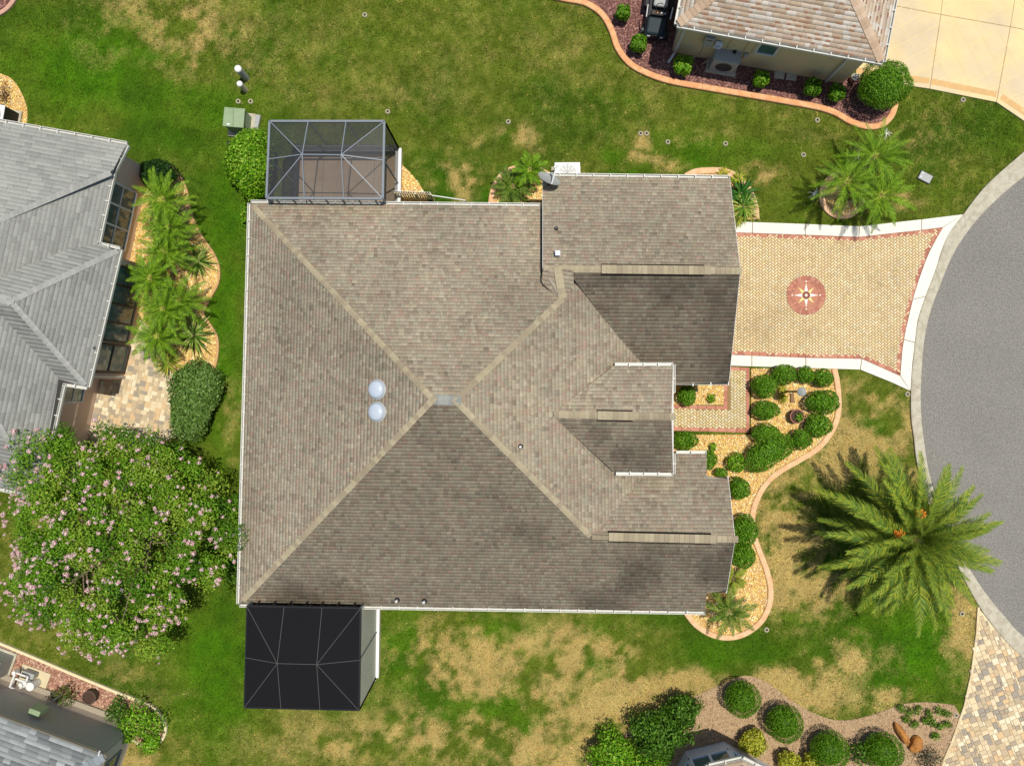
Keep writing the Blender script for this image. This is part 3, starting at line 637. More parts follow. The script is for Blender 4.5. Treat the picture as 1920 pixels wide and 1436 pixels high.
# ================================================================== roofs
def scan(poly2, v):
    xs = []; n = len(poly2)
    for i in range(n):
        (u0, v0), (u1, v1) = poly2[i], poly2[(i+1) % n]
        if (v0 > v) != (v1 > v): xs.append(u0+(u1-u0)*(v-v0)/(v1-v0))
    return sorted(xs)
def shingles(poly3, expo=0.135, tab=(0.09, 0.24), seed=1, shade=None):
    "lay courses of overlapping shingles on a roof slope; returns a list of (corner points, tint index, plane basis)"
    rng = random.Random(seed); n = plane_fit(poly3); u = Vector((0, 0, 1)).cross(n).normalized(); v = n.cross(u).normalized()
    o = poly3[0]; p2 = [((p-o).dot(u), (p-o).dot(v)) for p in poly3]; vmin = min(q[1] for q in p2); vmax = max(q[1] for q in p2)
    out = []; k = 0; y = vmin
    while y < vmax-0.01:
        y1 = min(y+expo, vmax-1e-4); a = scan(p2, y+1e-4); b = scan(p2, y1-1e-4)
        if len(a) != len(b) or len(a) < 2:
            m_ = scan(p2, (y+y1)/2)
            if len(a) != len(m_): a = m_
            if len(b) != len(m_): b = m_
        for q in range(0, len(a)-1, 2):
            l0, r0, l1, r1 = a[q], a[q+1], b[q], b[q+1]; lo, hi = min(l0, l1), max(r0, r1); x = lo-rng.uniform(0, .3)
            while x < hi:
                w_ = rng.uniform(*tab); x2 = x+w_
                e0, e1 = max(x, l0), min(x2-.004, r0); f0, f1 = max(x, l1), min(x2-.004, r1)
                if e1 > e0 or f1 > f0:
                    if e1 <= e0: e0 = e1 = min(max(e0, l0), r0)
                    if f1 <= f0: f0 = f1 = min(max(f0, l1), r1)
                    full = abs(e0-f0) < 1e-6 and abs(e1-f1) < 1e-6 and e1-e0 > .1
                    th = 0.012+rng.choice((0, 0, .007)); out.append((o, u, v, n, e0, e1, f0, f1, y, y1, th, full, rng.random()))
                x = x2
        y += expo; k += 1
    return out
def plane_fit(poly):
    n = Vector((0, 0, 0)); c = sum(poly, Vector((0, 0, 0)))/len(poly)
    for i in range(len(poly)): n += (poly[i]-c).cross(poly[(i+1) % len(poly)]-c)
    n.normalize()
    return n if n.z > 0 else -n
def sh_verts(s):
    o, u, v, n, e0, e1, f0, f1, y, y1, th, full, r = s
    g = lambda a, b, h: o+u*a+v*b+n*h
    return [g(e0, y, th), g(e1, y, th), g(f1, y1+.004, .003), g(f0, y1+.004, .003), g(e0, y, 0), g(e1, y, 0)]
def shingle_mesh(name, lst, colf, parent):
    V = np.array([[tuple(p) for p in sh_verts(s)] for s in lst]).reshape(-1, 3); N = len(lst)
    F = (np.array([[0, 1, 2, 3], [4, 5, 1, 0]])[None]+(np.arange(N)*6)[:, None, None]).reshape(-1, 4)
    C = np.repeat(np.array([colf(s) for s in lst]), 6, 0); o = link(bpy.data.objects.new(name, np_mesh(name, V, F, M['shingle'], C)), parent); o['kind'] = 'stuff'; return o
def palette(cols, jit, seed):
    rng = np.random.default_rng(seed); cols = np.array(cols)
    def f(s):
        c = cols[int(s[12]*9973) % len(cols)]; return np.clip(c*(1+rng.normal(0, jit)), .01, .8)
    return f
def slope(roof, poly3, colf, seed, expo=0.125, tab=(0.07, 0.20), deckz=-0.02):
    mb = MB(); n = plane_fit(poly3); mb.add([p+n*deckz for p in poly3], [list(range(len(poly3)))]); mb.build('roof_deck', M['deck'], roof)
    return shingles(poly3, expo, tab, seed)
CAPM = {}
def cap_mesh(key, drop, w, m, tint, ln):
    if key not in CAPM:
        mb = MB(); h = 0.02
        V = []
        for x, zz in ((0, h), (ln, .004)):
            V += [(x, -w, zz-drop*w), (x, 0, zz), (x, w, zz-drop*w)]
        V += [(0, -w, -drop*w-.002), (0, 0, -.002), (0, w, -drop*w-.002)]
        mb.add(V, [[0, 3, 4, 1], [1, 4, 5, 2], [6, 0, 1, 7], [7, 1, 2, 8], [6, 3, 0], [2, 5, 8]]); CAPM[key] = mb.mesh('ridge_cap', m, tint)
    return CAPM[key]
def caps(roof, a, b, cols, drop=0.36, w=0.11, step=0.165, lift=0.016, key='c', seed=0):
    "folded cap shingles from the low end a up to b"
    rng = random.Random(seed); d = (b-a); L_ = d.length; d.normalize(); side = Vector((0, 0, 1)).cross(d).normalized(); up = d.cross(side)
    Mr = Matrix((d, side, up)).transposed(); n = int(L_/step)
    for k in range(n+1):
        ci = rng.randrange(len(cols)); o = bpy.data.objects.new('ridge_cap', cap_mesh((key, ci, round(drop, 2)), drop, w, M['shingle'], cols[ci], step+.035)); link(o, roof)
        o.matrix_basis = Matrix.Translation(a+d*(k*step)+up*lift) @ Mr.to_4x4()
def vent(roof, a, b, cols, key):
    mb = MB(); mb.bar(a+Vector((0, 0, -.01)), b+Vector((0, 0, -.01))  , .36, .08); o = mb.build('ridge_vent', M['vent_black'], roof)
    caps(o, a, b, cols, drop=.10, w=.14, step=.165, lift=.052, key=key, seed=5)
def gutter(house, a, b, inside, name='gutter', w=0.105, hang=0.62, ends=True):
    d = (b-a).normalized(); s_ = Vector((-d.y, d.x, 0))
    if s_.dot(inside-a) > 0: s_ = -s_
    up = Vector((0, 0, 1)); mb = MB(); t = .012
    mb.bar(a+s_*t/2-up*.05, b+s_*t/2-up*.05, t, .10); mb.bar(a+s_*(w-t/2)-up*.04, b+s_*(w-t/2)-up*.04, .022, .10); mb.bar(a+s_*w/2-up*.085, b+s_*w/2-up*.085, w-.03, t)
    if ends:
        for p in (a+d*.006, b-d*.006): mb.bar(p+s_*.01-up*.045, p+s_*(w-.01)-up*.045, .012, .085)
    n = int((b-a).length/hang)
    for k in range(1, n+1):
        p = a+(b-a)*(k/(n+1)); mb.bar(p-s_*.05+up*.012, p+s_*w+up*.012, .035, .012)
    return mb.build(name, M['gutter'], house)
def inset(poly, d):
    n = len(poly); ar = sum(poly[i].x*poly[(i+1) % n].y-poly[(i+1) % n].x*poly[i].y for i in range(n)); sg = 1 if ar > 0 else -1; out = []
    for i in range(n):
        p, q, r = poly[i-1], poly[i], poly[(i+1) % n]; d1 = (q-p).normalized(); d2 = (r-q).normalized()
        n1 = Vector((-d1.y, d1.x, 0))*sg; n2 = Vector((-d2.y, d2.x, 0))*sg; b = (n1+n2); b = b/max(.35, b.dot(n1)) if b.length > .1 else n1
        out.append(q+b*d)
    return out
def walls(house, foot, z0, z1, m):
    n = len(foot); out = []
    c = sum(foot, Vector((0, 0, 0)))/n
    for i in range(n):
        a, b = foot[i].copy(), foot[(i+1) % n].copy(); a.z = b.z = 0; d = (b-a).normalized(); s_ = Vector((-d.y, d.x, 0))*.06
        mb = MB(); mb.prism([a-s_+d*.002*(i % 2), b-s_, b+s_, a+s_+d*.002*(i % 2)], z0, z1, True); out.append((mb.build('wall', m, house), a, b))
    return out
def window(house, a, b, outv, t0, t1, z0, z1, cols_, rows, fm, gm, fw=0.05, name='window', proud=0.07, trim=None):
    "framed window in the wall line a-b between fractions t0 and t1"
    a = Vector((a.x, a.y, 0)); b = Vector((b.x, b.y, 0)); d = (b-a); L_ = d.length; d.normalize(); o = Vector(outv).normalized()
    p0 = a+d*(L_*t0); p1 = a+d*(L_*t1); up = Vector((0, 0, 1)); fr = MB(); off = o*proud
    for zz in (z0, z1): fr.bar(p0+off+up*zz, p1+off+up*zz, fw, fw, )
    for k in range(cols_+1):
        p = p0.lerp(p1, k/cols_)+off; fr.bar(p+up*(z0+fw/2), p+up*(z1-fw/2), fw*.98, fw*.98)
    for k in range(1, rows):
        zz = z0+(z1-z0)*k/rows
        for c in range(cols_): fr.bar(p0.lerp(p1, c/cols_)+d*fw/2+off+up*zz, p0.lerp(p1, (c+1)/cols_)-d*fw/2+off+up*zz, fw*.6, fw*.6)
    w_ = fr.build(name, fm, house); off2 = o*(proud-.012)
    for c in range(cols_):
        for r in range(rows):
            q0 = p0.lerp(p1, c/cols_); q1 = p0.lerp(p1, (c+1)/cols_); za = z0+(z1-z0)*r/rows; zb = z0+(z1-z0)*(r+1)/rows
            pn = MB(); pn.bar(q0+off2+up*(za+zb)/2+d*.01, q1+off2+up*(za+zb)/2-d*.01, .008, zb-za-.01); pn.build('pane', gm, w_)
    if trim:
        tr = MB(); e = .09
        for zz in (z0-e/2-fw/2, z1+e/2+fw/2): tr.bar(p0-d*(e+fw/2)+o*.078+up*zz, p1+d*(e+fw/2)+o*.078+up*zz, .04, e)
        for p, sg in ((p0, -1), (p1, 1)): tr.bar(p+d*sg*(e/2+fw/2)+o*.076+up*(z0-fw/2), p+d*sg*(e/2+fw/2)+o*.076+up*(z1+fw/2), e, .036, up=o)
        tr.build('trim', trim, w_)
    return w_

# ------------------------------------------------------------------ the main house
ZE = 2.6
house = thing('house', 'large tan house with weathered brown shingle hip roof in the middle', 'house', P(900, 760))
roof = link(bpy.data.objects.new('roof', None), house)
def part_empty(name, parent): return link(bpy.data.objects.new(name, None), parent)
pTL, pTR = P(470, 381, ZE), P(1015, 387, ZE); pBL, pBR = P(449, 1132, ZE), P(1322, 1146, ZE); apL = P(812, 749, 5.3)
plN = plane3(pTL, pTR, apL); plS = plane3(pBL, pBR, apL); plW = plane3(pTL, pBL, apL)
apR = on_plane(854, 751, plN); neE = on_plane(1055, 560, plN); seE = on_plane(1107, 1005, plS); plE = plane3(apR, neE, seE)
gN0, gN1 = P(1018, 330, ZE), P(1368, 335, ZE); gR1 = P(1388, 508, 4.0); plGN = plane3(gN0, gN1, gR1)
gS0, gS1 = P(1266, 721, ZE), P(1366, 721.5, ZE); plGS = plane3(gS0, gS1, gR1); gR0 = on_plane(1018, 504, plGN)
ZN = 3.48; eN0, eN1 = P(1150, 686, ZN), P(1262, 686, ZN); eS0, eS1 = P(1150, 884, ZN), P(1262, 886, ZN); eR = P(1035, 777, 4.12); eR1 = P(1259, 781, 4.12)
plEN = plane3(eN0, eN1, eR1); plES = plane3(eS0, eS1, eR1)
sR0, sR1 = on_plane(1107, 1005, plS), on_plane(1378, 1011, plS); sN0, sN1 = P(1268, 851, ZE), P(1325, 851, ZE); plSN = plane3(sN0, sN1, sR1)
GREY = [A(177, 163, 138), A(173, 158, 134), A(181, 167, 142), A(167, 152, 129), A(177, 158, 134), A(174, 165, 141), A(185, 172, 146), A(161, 146, 124), A(176, 152, 130), A(172, 160, 137), A(178, 166, 139)]
def dark(cols, k): return [tuple(x*k for x in c) for c in cols]
CAPS_ = [A(179, 166, 135), A(171, 157, 129), A(184, 171, 140), A(164, 150, 124)]
def px(poly, pl): return [on_plane(a, b, pl) for a, b in poly]
SL = [  # polygon, plane, slope tone (algae, plus light and shade put in the colour), seed
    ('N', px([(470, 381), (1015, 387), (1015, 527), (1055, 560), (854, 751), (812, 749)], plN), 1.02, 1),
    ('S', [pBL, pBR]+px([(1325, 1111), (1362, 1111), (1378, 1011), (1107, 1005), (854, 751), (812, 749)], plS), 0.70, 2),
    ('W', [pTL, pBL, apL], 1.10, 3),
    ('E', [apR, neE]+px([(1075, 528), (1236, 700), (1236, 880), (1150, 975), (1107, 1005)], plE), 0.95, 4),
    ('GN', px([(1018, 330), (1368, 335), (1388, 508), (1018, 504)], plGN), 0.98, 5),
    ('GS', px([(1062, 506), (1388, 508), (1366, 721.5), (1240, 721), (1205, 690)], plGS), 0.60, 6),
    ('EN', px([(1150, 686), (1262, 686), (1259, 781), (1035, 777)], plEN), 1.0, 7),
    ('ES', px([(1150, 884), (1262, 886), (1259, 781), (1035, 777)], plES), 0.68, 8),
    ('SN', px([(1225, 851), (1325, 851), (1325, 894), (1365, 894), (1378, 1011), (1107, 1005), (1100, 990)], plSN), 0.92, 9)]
cand = []; per = {}
for nm, poly, k, sd_ in SL:
    per[nm] = slope(roof, poly, None, sd_)
    for s in per[nm]:
        if s[11] and nm in ('N', 'E', 'W'): cand.append((sh_verts(s)[0].z, nm, s))
# saddle between the garage ridge and the hip
sad = [on_plane(1018, 504, plGN), on_plane(1074, 505, plGN), on_plane(1076, 534, plE), on_plane(1058, 565, plE), on_plane(1052, 562, plN), on_plane(1015, 530, plN)]
mb = MB(); mb.add([p+Vector((0, 0, .012)) for p in sad], [[5, 4, 3, 2, 1, 0]]); mb.build('roof_saddle', M['shingle'], roof, A(172, 160, 140)); shingle_mesh('shingles', shingles([p+Vector((0, 0, .03)) for p in sad], .135, (.09, .25), 77), palette(GREY, .05, 7), roof)
cand.sort(key=lambda q: -q[0]); pick = set(id(q[2]) for q in cand[:300]); SHM = {}
for nm, poly, k, sd_ in SL:
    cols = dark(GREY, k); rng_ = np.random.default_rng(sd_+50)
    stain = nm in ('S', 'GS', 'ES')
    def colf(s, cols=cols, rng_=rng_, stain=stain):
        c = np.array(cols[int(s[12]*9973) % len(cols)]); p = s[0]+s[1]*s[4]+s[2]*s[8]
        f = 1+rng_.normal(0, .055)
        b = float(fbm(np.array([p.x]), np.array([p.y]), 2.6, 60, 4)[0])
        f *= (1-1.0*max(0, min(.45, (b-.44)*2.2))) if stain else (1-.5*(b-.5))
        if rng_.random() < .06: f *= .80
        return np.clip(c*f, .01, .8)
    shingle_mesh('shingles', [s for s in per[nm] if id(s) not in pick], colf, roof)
    for s in per[nm]:
        if id(s) not in pick: continue
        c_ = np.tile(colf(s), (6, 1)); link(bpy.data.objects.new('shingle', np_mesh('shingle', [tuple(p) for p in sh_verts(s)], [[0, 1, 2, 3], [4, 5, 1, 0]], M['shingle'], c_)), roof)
# hips and ridges
caps(roof, on_plane(476, 388, plN), apL, CAPS_, .22, .095, key='h', seed=1); caps(roof, on_plane(456, 1125, plS), apL, CAPS_, .22, .095, key='h', seed=2)
caps(roof, neE, apR, CAPS_, .22, .095, key='h', seed=3); caps(roof, seE, apR, CAPS_, .22, .095, key='h', seed=4)
caps(roof, neE+Vector((0, 0, .02)), on_plane(1046, 508, plGN)+Vector((0, 0, .02)), CAPS_, .10, .13, key='sd', seed=14); caps(roof, apL, apR, [A(150, 152, 146), A(164, 166, 158)], .38, .15, key='t', seed=6)
def on_ridge(a, b, ax, bx, x): return a+(b-a)*((x-ax)/(bx-ax))
gr = lambda x: on_ridge(gR0, gR1, 1018, 1388, x)
caps(roof, gr(1020), gr(1126), CAPS_, key='g', seed=7); caps(roof, gr(1322), gR1, CAPS_, key='g', seed=8); vent(roof, gr(1128), gr(1320), CAPS_, 'v')
er = lambda x: on_ridge(eR, eR1, 1035, 1259, x)
caps(roof, er(1038), er(1118), CAPS_, key='g', seed=9); caps(roof, er(1188), er(1257), CAPS_, key='g', seed=10); vent(roof, er(1120), er(1186), CAPS_, 'v')
sr = lambda x: on_ridge(sR0, sR1, 1107, 1378, x)
caps(roof, sr(1110), sr(1139), CAPS_, key='g', seed=11); caps(roof, sr(1335), sR1, CAPS_, key='g', seed=12); vent(roof, sr(1141), sr(1333), CAPS_, 'v')
# gutters
cin = P(850, 760, ZE)
gutter(house, pTL, P(1013, 387, ZE), cin); gutter(house, pBL, pBR, cin); gutter(house, pTL, pBL, cin)
gutter(house, gN0, gN1, cin); gutter(house, gS0, gS1, cin)
gutter(house, P(1153, 686, ZN), P(1262, 686, ZN), P(1200, 780, ZN)); gutter(house, P(1155, 885, ZN), P(1262, 886, ZN), P(1200, 780, ZN))
gutter(house, P(1260, 683, ZN), P(1260, 736, ZN), P(1200, 720, ZN)); gutter(house, P(1260, 850, ZN), P(1260, 888, ZN), P(1200, 860, ZN)); gutter(house, sN0, sN1, P(1300, 950, ZE))
# soffits, gable faces, walls
foot_px = [(470, 381), (1015, 387), (1018, 333), (1366, 336), (1366, 720), (1266, 720), (1266, 851), (1323, 851), (1323, 894), (1364, 894), (1364, 1110), (1322, 1110), (1322, 1146), (449, 1132)]
eave = [P(a, b, ZE) for a, b in foot_px]; foot = inset(eave, 0.32)
mb = MB(); so = inset(eave, 0.03); mb.add([(p.x, p.y, ZE-.11) for p in so], [list(range(len(so)))]); mb.build('soffit', M['soffit'], house)
wl_ = walls(house, foot, 0, ZE-.12, M['stucco_tan']); EXCL.append([p.copy() for p in foot])
def gable(a, b, top, nm='gable_wall', back=.30):
    mb = MB(); c = (a+b)/2; d = (b-a).normalized(); s_ = Vector((-d.y, d.x, 0))
    if s_.dot(P(850, 760)-a) < 0: s_ = -s_
    s_.z = 0; a = a+s_*back; b = b+s_*back; t = top+s_*back
    mb.add([a-Vector((0, 0, .1)), b-Vector((0, 0, .1)), t-Vector((0, 0, .06))], [[0, 1, 2], [2, 1, 0]][:1]); return mb.build(nm, M['stucco_tan'], house)
gable(gN1, gS1, gR1); gable(P(1365, 894, 2.9), P(1362, 1111, 2.85), sR1); gable(eN1, eS1, eR1)
mb = MB(); mb.add([gN0+Vector((.05, 0, -.1)), gR0+Vector((.05, 0, -.05)), on_plane(1022, 400, plN)], [[0, 1, 2]]); mb.build('gable_wall', M['stucco_tan'], house)
for a, b in ((gN1, gR1), (gS1, gR1), (gN0, gR0), (P(1365, 894, 2.87), sR1), (P(1362, 1111, 2.84), sR1), (eN1, eR1), (eS1, eR1)):
    mb = MB(); mb.bar(a-Vector((0, 0, .07)), b-Vector((0, 0, .07)), .03, .12); mb.build('fascia', M['white'], house)
# entry porch columns and garage door
for q in ((1248, 692), (1248, 880)):
    mb = MB(); c = P(q[0], q[1], ZN); mb.box((c.x-.1, c.y, (ZN-.1)/2), .34, .34, ZN-.1); mb.build('porch_column', M['stucco_tan'], house)
ga, gb = foot[3], foot[4]; dr = MB(); c = (ga+gb)/2; x = c.x+.075
for k in range(4): dr.box((x, c.y, .3+k*.55), .05, 4.9, .535)
dr.build('garage_door', M['white'], house)
# roof fittings
def on_roof(name, label, cat, u, v, pl, group=None): return thing(name, label, cat, on_plane(u, v, pl), group)
for v_, lb in ((730, 'upper of the two white dome skylights on the roof'), (772, 'lower of the two white dome skylights on the roof')):
    t = on_roof('dome_skylight', lb, 'skylight', 708, v_, plW, 'white dome skylights'); c = on_plane(708, v_, plW); nW = plW[0]; q = Vector((0, 0, 1)).rotation_difference(nW)
    def rot(mb): mb.v = [tuple(c+q @ (Vector(p)-c)) for p in mb.v]; return mb
    rot(MB().lathe(c, [(.33, 0), (.33, .03), (.29, .05), (.001, .05)], 28)).build('flashing', M['grey_metal'], t)
    rot(MB().lathe(c, [(.285, .05), (.285, .10), (.265, .145), (.22, .185), (.15, .21), (.08, .222), (.001, .224)], 28)).build('dome', M['dome'], t, smooth=True)
    rot(MB().lathe(c+nW*.225, [(.05, -.004), (.05, .006), (.001, .008)], 16)).build('cap', M['grey_metal'], t)
def pipe_vent(u, v, pl, lb, r, h, m, boot=None):
    t = on_roof('vent_pipe', lb, 'vent', u, v, pl, 'roof vent pipes'); c = on_plane(u, v, pl)
    MB().lathe(c-Vector((0, 0, .05)), [(r, 0), (r, h+.05), (r*.75, h+.05), (r*.75, h-.05), (.001, h-.05)], 14).build('pipe', m, t)
    MB().lathe(c-Vector((0, 0, .06)), [(r*2.2, 0), (r*2.0, .10), (r*1.2, .16)], 14).build('boot', boot or M['dark_metal'], t)
pipe_vent(976, 837, plE, 'small white vent pipe on the slope right of the skylights', .04, .22, M['white'])
pipe_vent(745, 1124, plS, 'left white vent pipe near the lower eave', .045, .24, M['white']); pipe_vent(796, 1126, plS, 'right white vent pipe near the lower eave', .045, .24, M['white'])
pipe_vent(1043, 429, plGN, 'small black vent stub on the garage roof', .035, .12, M['black'])
t = on_roof('roof_vent', 'square white capped vent on the garage roof', 'vent', 1045, 477, plGN); c = on_plane(1045, 477, plGN)
MB().box(c+Vector((0, 0, .04)), .2, .2, .12).build('flashing', M['grey_metal'], t); MB().box(c+Vector((0, 0, .19)), .17, .17, .14).build('hood', M['dome'], t, bevel=.02)

# ------------------------------------------------------------------ satellite dish on the garage corner
dc = P(1029, 337, 3.15); dish = thing('satellite_dish', 'grey satellite dish on the upper left garage roof corner', 'satellite dish', (dc.x, dc.y, 2.7))
dirv = Vector((.38, .72, .58)).normalized(); q = Vector((0, 0, 1)).rotation_difference(dirv)
prof = [(.001, .0)]+[(r, .28*r*r) for r in (.08, .16, .24, .32, .40)]+[(.41, .05), (.40, .03)]+[(r, .28*r*r-.02) for r in (.32, .2, .1)]
b = MB().lathe((0, 0, 0), prof, 28); b.v = [tuple(dc+q @ Vector((p[0], p[1]*1.0, p[2]))) for p in b.v]; b.build('reflector', M['grey_metal'], dish, smooth=True)
lnb = dc+q @ Vector((0, -.12, .52)); MB().tube([dc+q @ Vector((0, -.38, .03)), dc+q @ Vector((0, -.3, .3)), lnb], .022, 8).build('feed_arm', M['white'], dish)
b = MB(); b.tube([lnb-dirv*.05, lnb+dirv*.08], .045, 10); b.box(lnb+Vector((.02, .04, .02)), .16, .06, .07, .5); b.build('receiver', M['white'], dish)
MB().tube([Vector((dc.x, dc.y-.08, 2.68)), Vector((dc.x, dc.y-.06, 2.95)), dc-dirv*.03], .03, 10).build('mast', M['dark_metal'], dish)
MB().box((dc.x, dc.y-.08, 2.70), .2, .14, .05).build('foot', M['dark_metal'], dish)

# ------------------------------------------------------------------ screened lanai (upper)
ZC = 3.15
ln = thing('screen_enclosure', 'grey framed screened lanai with see-through mesh roof at the upper eave', 'lanai', P(630, 330))
c4 = [P(506, 228, ZC), P(721, 228, ZC), P(718, 373, ZC), P(500, 372, ZC)]; nA, nB = P(567, 290, 3.5), P(640, 291, 3.5)
t1, t2 = P(578, 228, ZC), P(649, 228, ZC); b1, b2 = P(571, 374, ZC), P(645, 374, ZC); l1, r1 = P(503, 299, ZC), P(719, 301, ZC)
fr = lambda a, b, w=.055, h=.07, nm='roof_beam': MB().bar(a, b, w, h).build(nm, M['frame_grey'], ln)
for a, b in ((c4[0], c4[1]), (c4[1], c4[2]), (c4[2], c4[3]), (c4[3], c4[0])): fr(a, b, .07, .09, 'eave_beam')
for a, b in ((t1, nA), (t2, nB), (nA, b1), (nB, b2), (nA, nB), (l1, nA), (r1, nB), (c4[0], nA), (c4[1], nB), (c4[2], nB), (c4[3], nA)): fr(a, b, .032, .05)
for poly in ([c4[0], t1, nA], [c4[0], nA, l1], [l1, nA, c4[3]], [c4[3], nA, b1], [t1, t2, nB, nA], [nA, nB, b2, b1], [t2, c4[1], nB], [c4[1], r1, nB], [r1, c4[2], nB], [c4[2], b2, nB]):
    MB().add([p+Vector((0, 0, -.02)) for p in poly], [list(range(len(poly)))]).build('screen_panel', M['screen'], ln)
def gp(p, z): return Vector((p.x, p.y, z))
def side(a, b, kz, posts, m_scr, parent, fm, km, sm=None):
    for k in range(posts+1):
        p = a.lerp(b, k/posts); MB().bar(gp(p, kz), gp(p, ZC-.045), .05, .05).build('post', fm, parent)
    for k in range(posts):
        p, q_ = a.lerp(b, k/posts), a.lerp(b, (k+1)/posts); d = (q_-p).normalized()*.03
        MB().add([gp(p+d, kz+.03), gp(q_-d, kz+.03), gp(q_-d, ZC-.05), gp(p+d, ZC-.05)], [[0, 1, 2, 3]]).build('side_panel', m_scr, parent)
    d = (b-a).normalized(); s_ = Vector((-d.y, d.x, 0))
    MB().prism([gp(a, 0)-s_*.08, gp(b, 0)-s_*.08, gp(b, 0)+s_*.08, gp(a, 0)+s_*.08], 0, kz-.03).build('knee_wall', km, parent)
    MB().prism([gp(a, 0)-s_*.11, gp(b, 0)-s_*.11, gp(b, 0)+s_*.11, gp(a, 0)+s_*.11], kz-.028, kz+.02, True).build('sill', sm or M['white'], parent)
side(c4[0], c4[1], .42, 3, M['screen'], ln, M['frame_grey'], M['dark_metal'], M['dark_metal']); side(c4[1], c4[2], .42, 2, M['screen'], ln, M['frame_grey'], M['stucco_cream']); side(c4[3], c4[0], .42, 2, M['screen'], ln, M['frame_grey'], M['dark_metal'], M['dark_metal'])
fl = [gp(p, 0) for p in c4]; MB().prism(inset(fl, .05), -.02, .06).build('floor', M['lanai_floor'], ln); EXCL.append(inset(fl, -.1))
a, b = gp(c4[0], 0), gp(c4[1], 0); ra = a.lerp(b, .05)+Vector((0, -.12, 0)); rb = a.lerp(b, .95)+Vector((0, -.12, 0))
for k in range(34):
    p = ra.lerp(rb, k/33); MB().bar(gp(p, .46), gp(p, .98), .03, .03).build('baluster', M['white'], ln)
for z in (.46, .99): MB().bar(gp(ra, z), gp(rb, z), .03, .03).build('rail', M['frame_grey'], ln)
for k in range(7):
    p = c4[3].lerp(c4[2], (k+.5)/7); MB().bar(p+Vector((0, .0, -.03)), p+Vector((0, -.05, -.50)), .05, .04).build('bracket', M['frame_grey'], ln)
for k in range(3):
    z = .12; p = c4[3].lerp(c4[2], .25+.25*k); MB().bar(gp(p, .062), gp(c4[0].lerp(c4[1], .25+.25*k), .062), .012, .003).build('floor_joint', M['line_grey'], ln)

# ------------------------------------------------------------------ shaded lanai (lower)
lb = thing('screen_enclosure', 'lanai with solid black shade roof and cream side panels at the lower eave', 'lanai', P(570, 1240))
d4 = [P(463, 1136, ZC), P(676, 1140, ZC), P(673, 1331, ZC), P(458, 1326, ZC)]; mA, mB = P(520, 1243, 3.42), P(594, 1245, 3.42)
T1, T2 = P(533, 1137, ZC), P(604, 1139, ZC); B1, B2 = P(527, 1328, ZC), P(600, 1330, ZC); L1_, R1_ = P(460, 1232, ZC), P(674, 1237, ZC)
for poly in ([d4[0], T1, mA], [d4[0], mA, L1_], [L1_, mA, d4[3]], [d4[3], mA, B1], [T1, T2, mB, mA], [mA, mB, B2, B1], [T2, d4[1], mB], [d4[1], R1_, mB], [R1_, d4[2], mB], [d4[2], B2, mB]):
    n = plane_fit(poly); MB().add([p for p in poly]+[p-n*.02 for p in poly], [list(range(len(poly))), list(range(len(poly), 2*len(poly)))]).build('shade_panel', M['black_screen'], lb)
for a, b in ((T1, mA), (T2, mB), (mA, B1), (mB, B2), (mA, mB), (L1_, mA), (R1_, mB), (d4[0], mA), (d4[1], mB), (d4[2], mB), (d4[3], mA)): MB().bar(a+Vector((0, 0, .012)), b+Vector((0, 0, .012)), .016, .014).build('seam', M['seam'], lb)
for a, b in ((d4[1], d4[2]), (d4[2], d4[3]), (d4[3], d4[0]), (d4[0], d4[1])): MB().bar(a-Vector((0, 0, .03)), b-Vector((0, 0, .03)), .05, .07).build('eave_beam', M['black'], lb)
side(d4[1], d4[2], .42, 2, M['vinyl'], lb, M['frame_grey'], M['stucco_cream']); side(d4[2], d4[3], .42, 3, M['vinyl'], lb, M['frame_grey'], M['stucco_cream']); side(d4[3], d4[0], .42, 2, M['vinyl'], lb, M['frame_grey'], M['stucco_cream'])
fl = [gp(p, 0) for p in d4]; MB().prism(inset(fl, .05), -.02, .05).build('floor', M['lanai_floor'], lb); EXCL.append(inset(fl, -.08))
for k in range(7):
    p = d4[0].lerp(d4[1], (k+.5)/7); MB().bar(p+Vector((0, -.0, -.03)), p+Vector((0, .05, -.50)), .05, .04).build('bracket', M['black'], lb)

# ------------------------------------------------------------------ left neighbour
lh = thing('house', 'taupe house with pale grey shingle roof and picture windows at the left edge', 'house', P(100, 560))
lroof = part_empty('roof', lh); ZL = 2.6; sp = .42
def E(u, v): return P(u, v, ZL)
ins = E(-150, 560)
plL1 = plane3(E(-150, 202), E(237, 271), P(211, 322, ZL+.2)); plL2 = plane3(E(211, 322), E(182, 458), on_plane(0, 412, plL1))
plL4 = plane_eave(E(224, 468), E(163, 725), sp, ins); plL3 = plane3(E(182, 458), E(224, 468), on_plane(20, 565, plL4)); plL5 = plane3(E(163, 725), E(118, 718), on_plane(20, 565, plL4)); plL6 = plane_eave(E(118, 718), E(72, 930), sp, ins); plL7 = plane3(E(72, 930), E(-150, 884), on_plane(0, 800, plL6))
PALE = [A(168, 168, 158), A(163, 163, 154), A(172, 172, 162), A(158, 158, 149), A(170, 170, 160)]
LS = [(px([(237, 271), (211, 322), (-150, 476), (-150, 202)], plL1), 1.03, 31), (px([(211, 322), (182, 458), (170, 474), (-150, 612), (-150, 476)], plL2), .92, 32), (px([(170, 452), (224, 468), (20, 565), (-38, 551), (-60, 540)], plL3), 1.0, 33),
      (px([(224, 468), (163, 725), (20, 565)], plL4), .92, 34), (px([(163, 725), (108, 716), (-50, 548), (-38, 551), (20, 565)], plL5), .9, 35), (px([(118, 712), (72, 930), (0, 800), (-150, 640), (-150, 440), (0, 575)], plL6), .95, 36), (px([(72, 930), (0, 800), (-150, 640), (-150, 884)], plL7), 1.0, 37)]
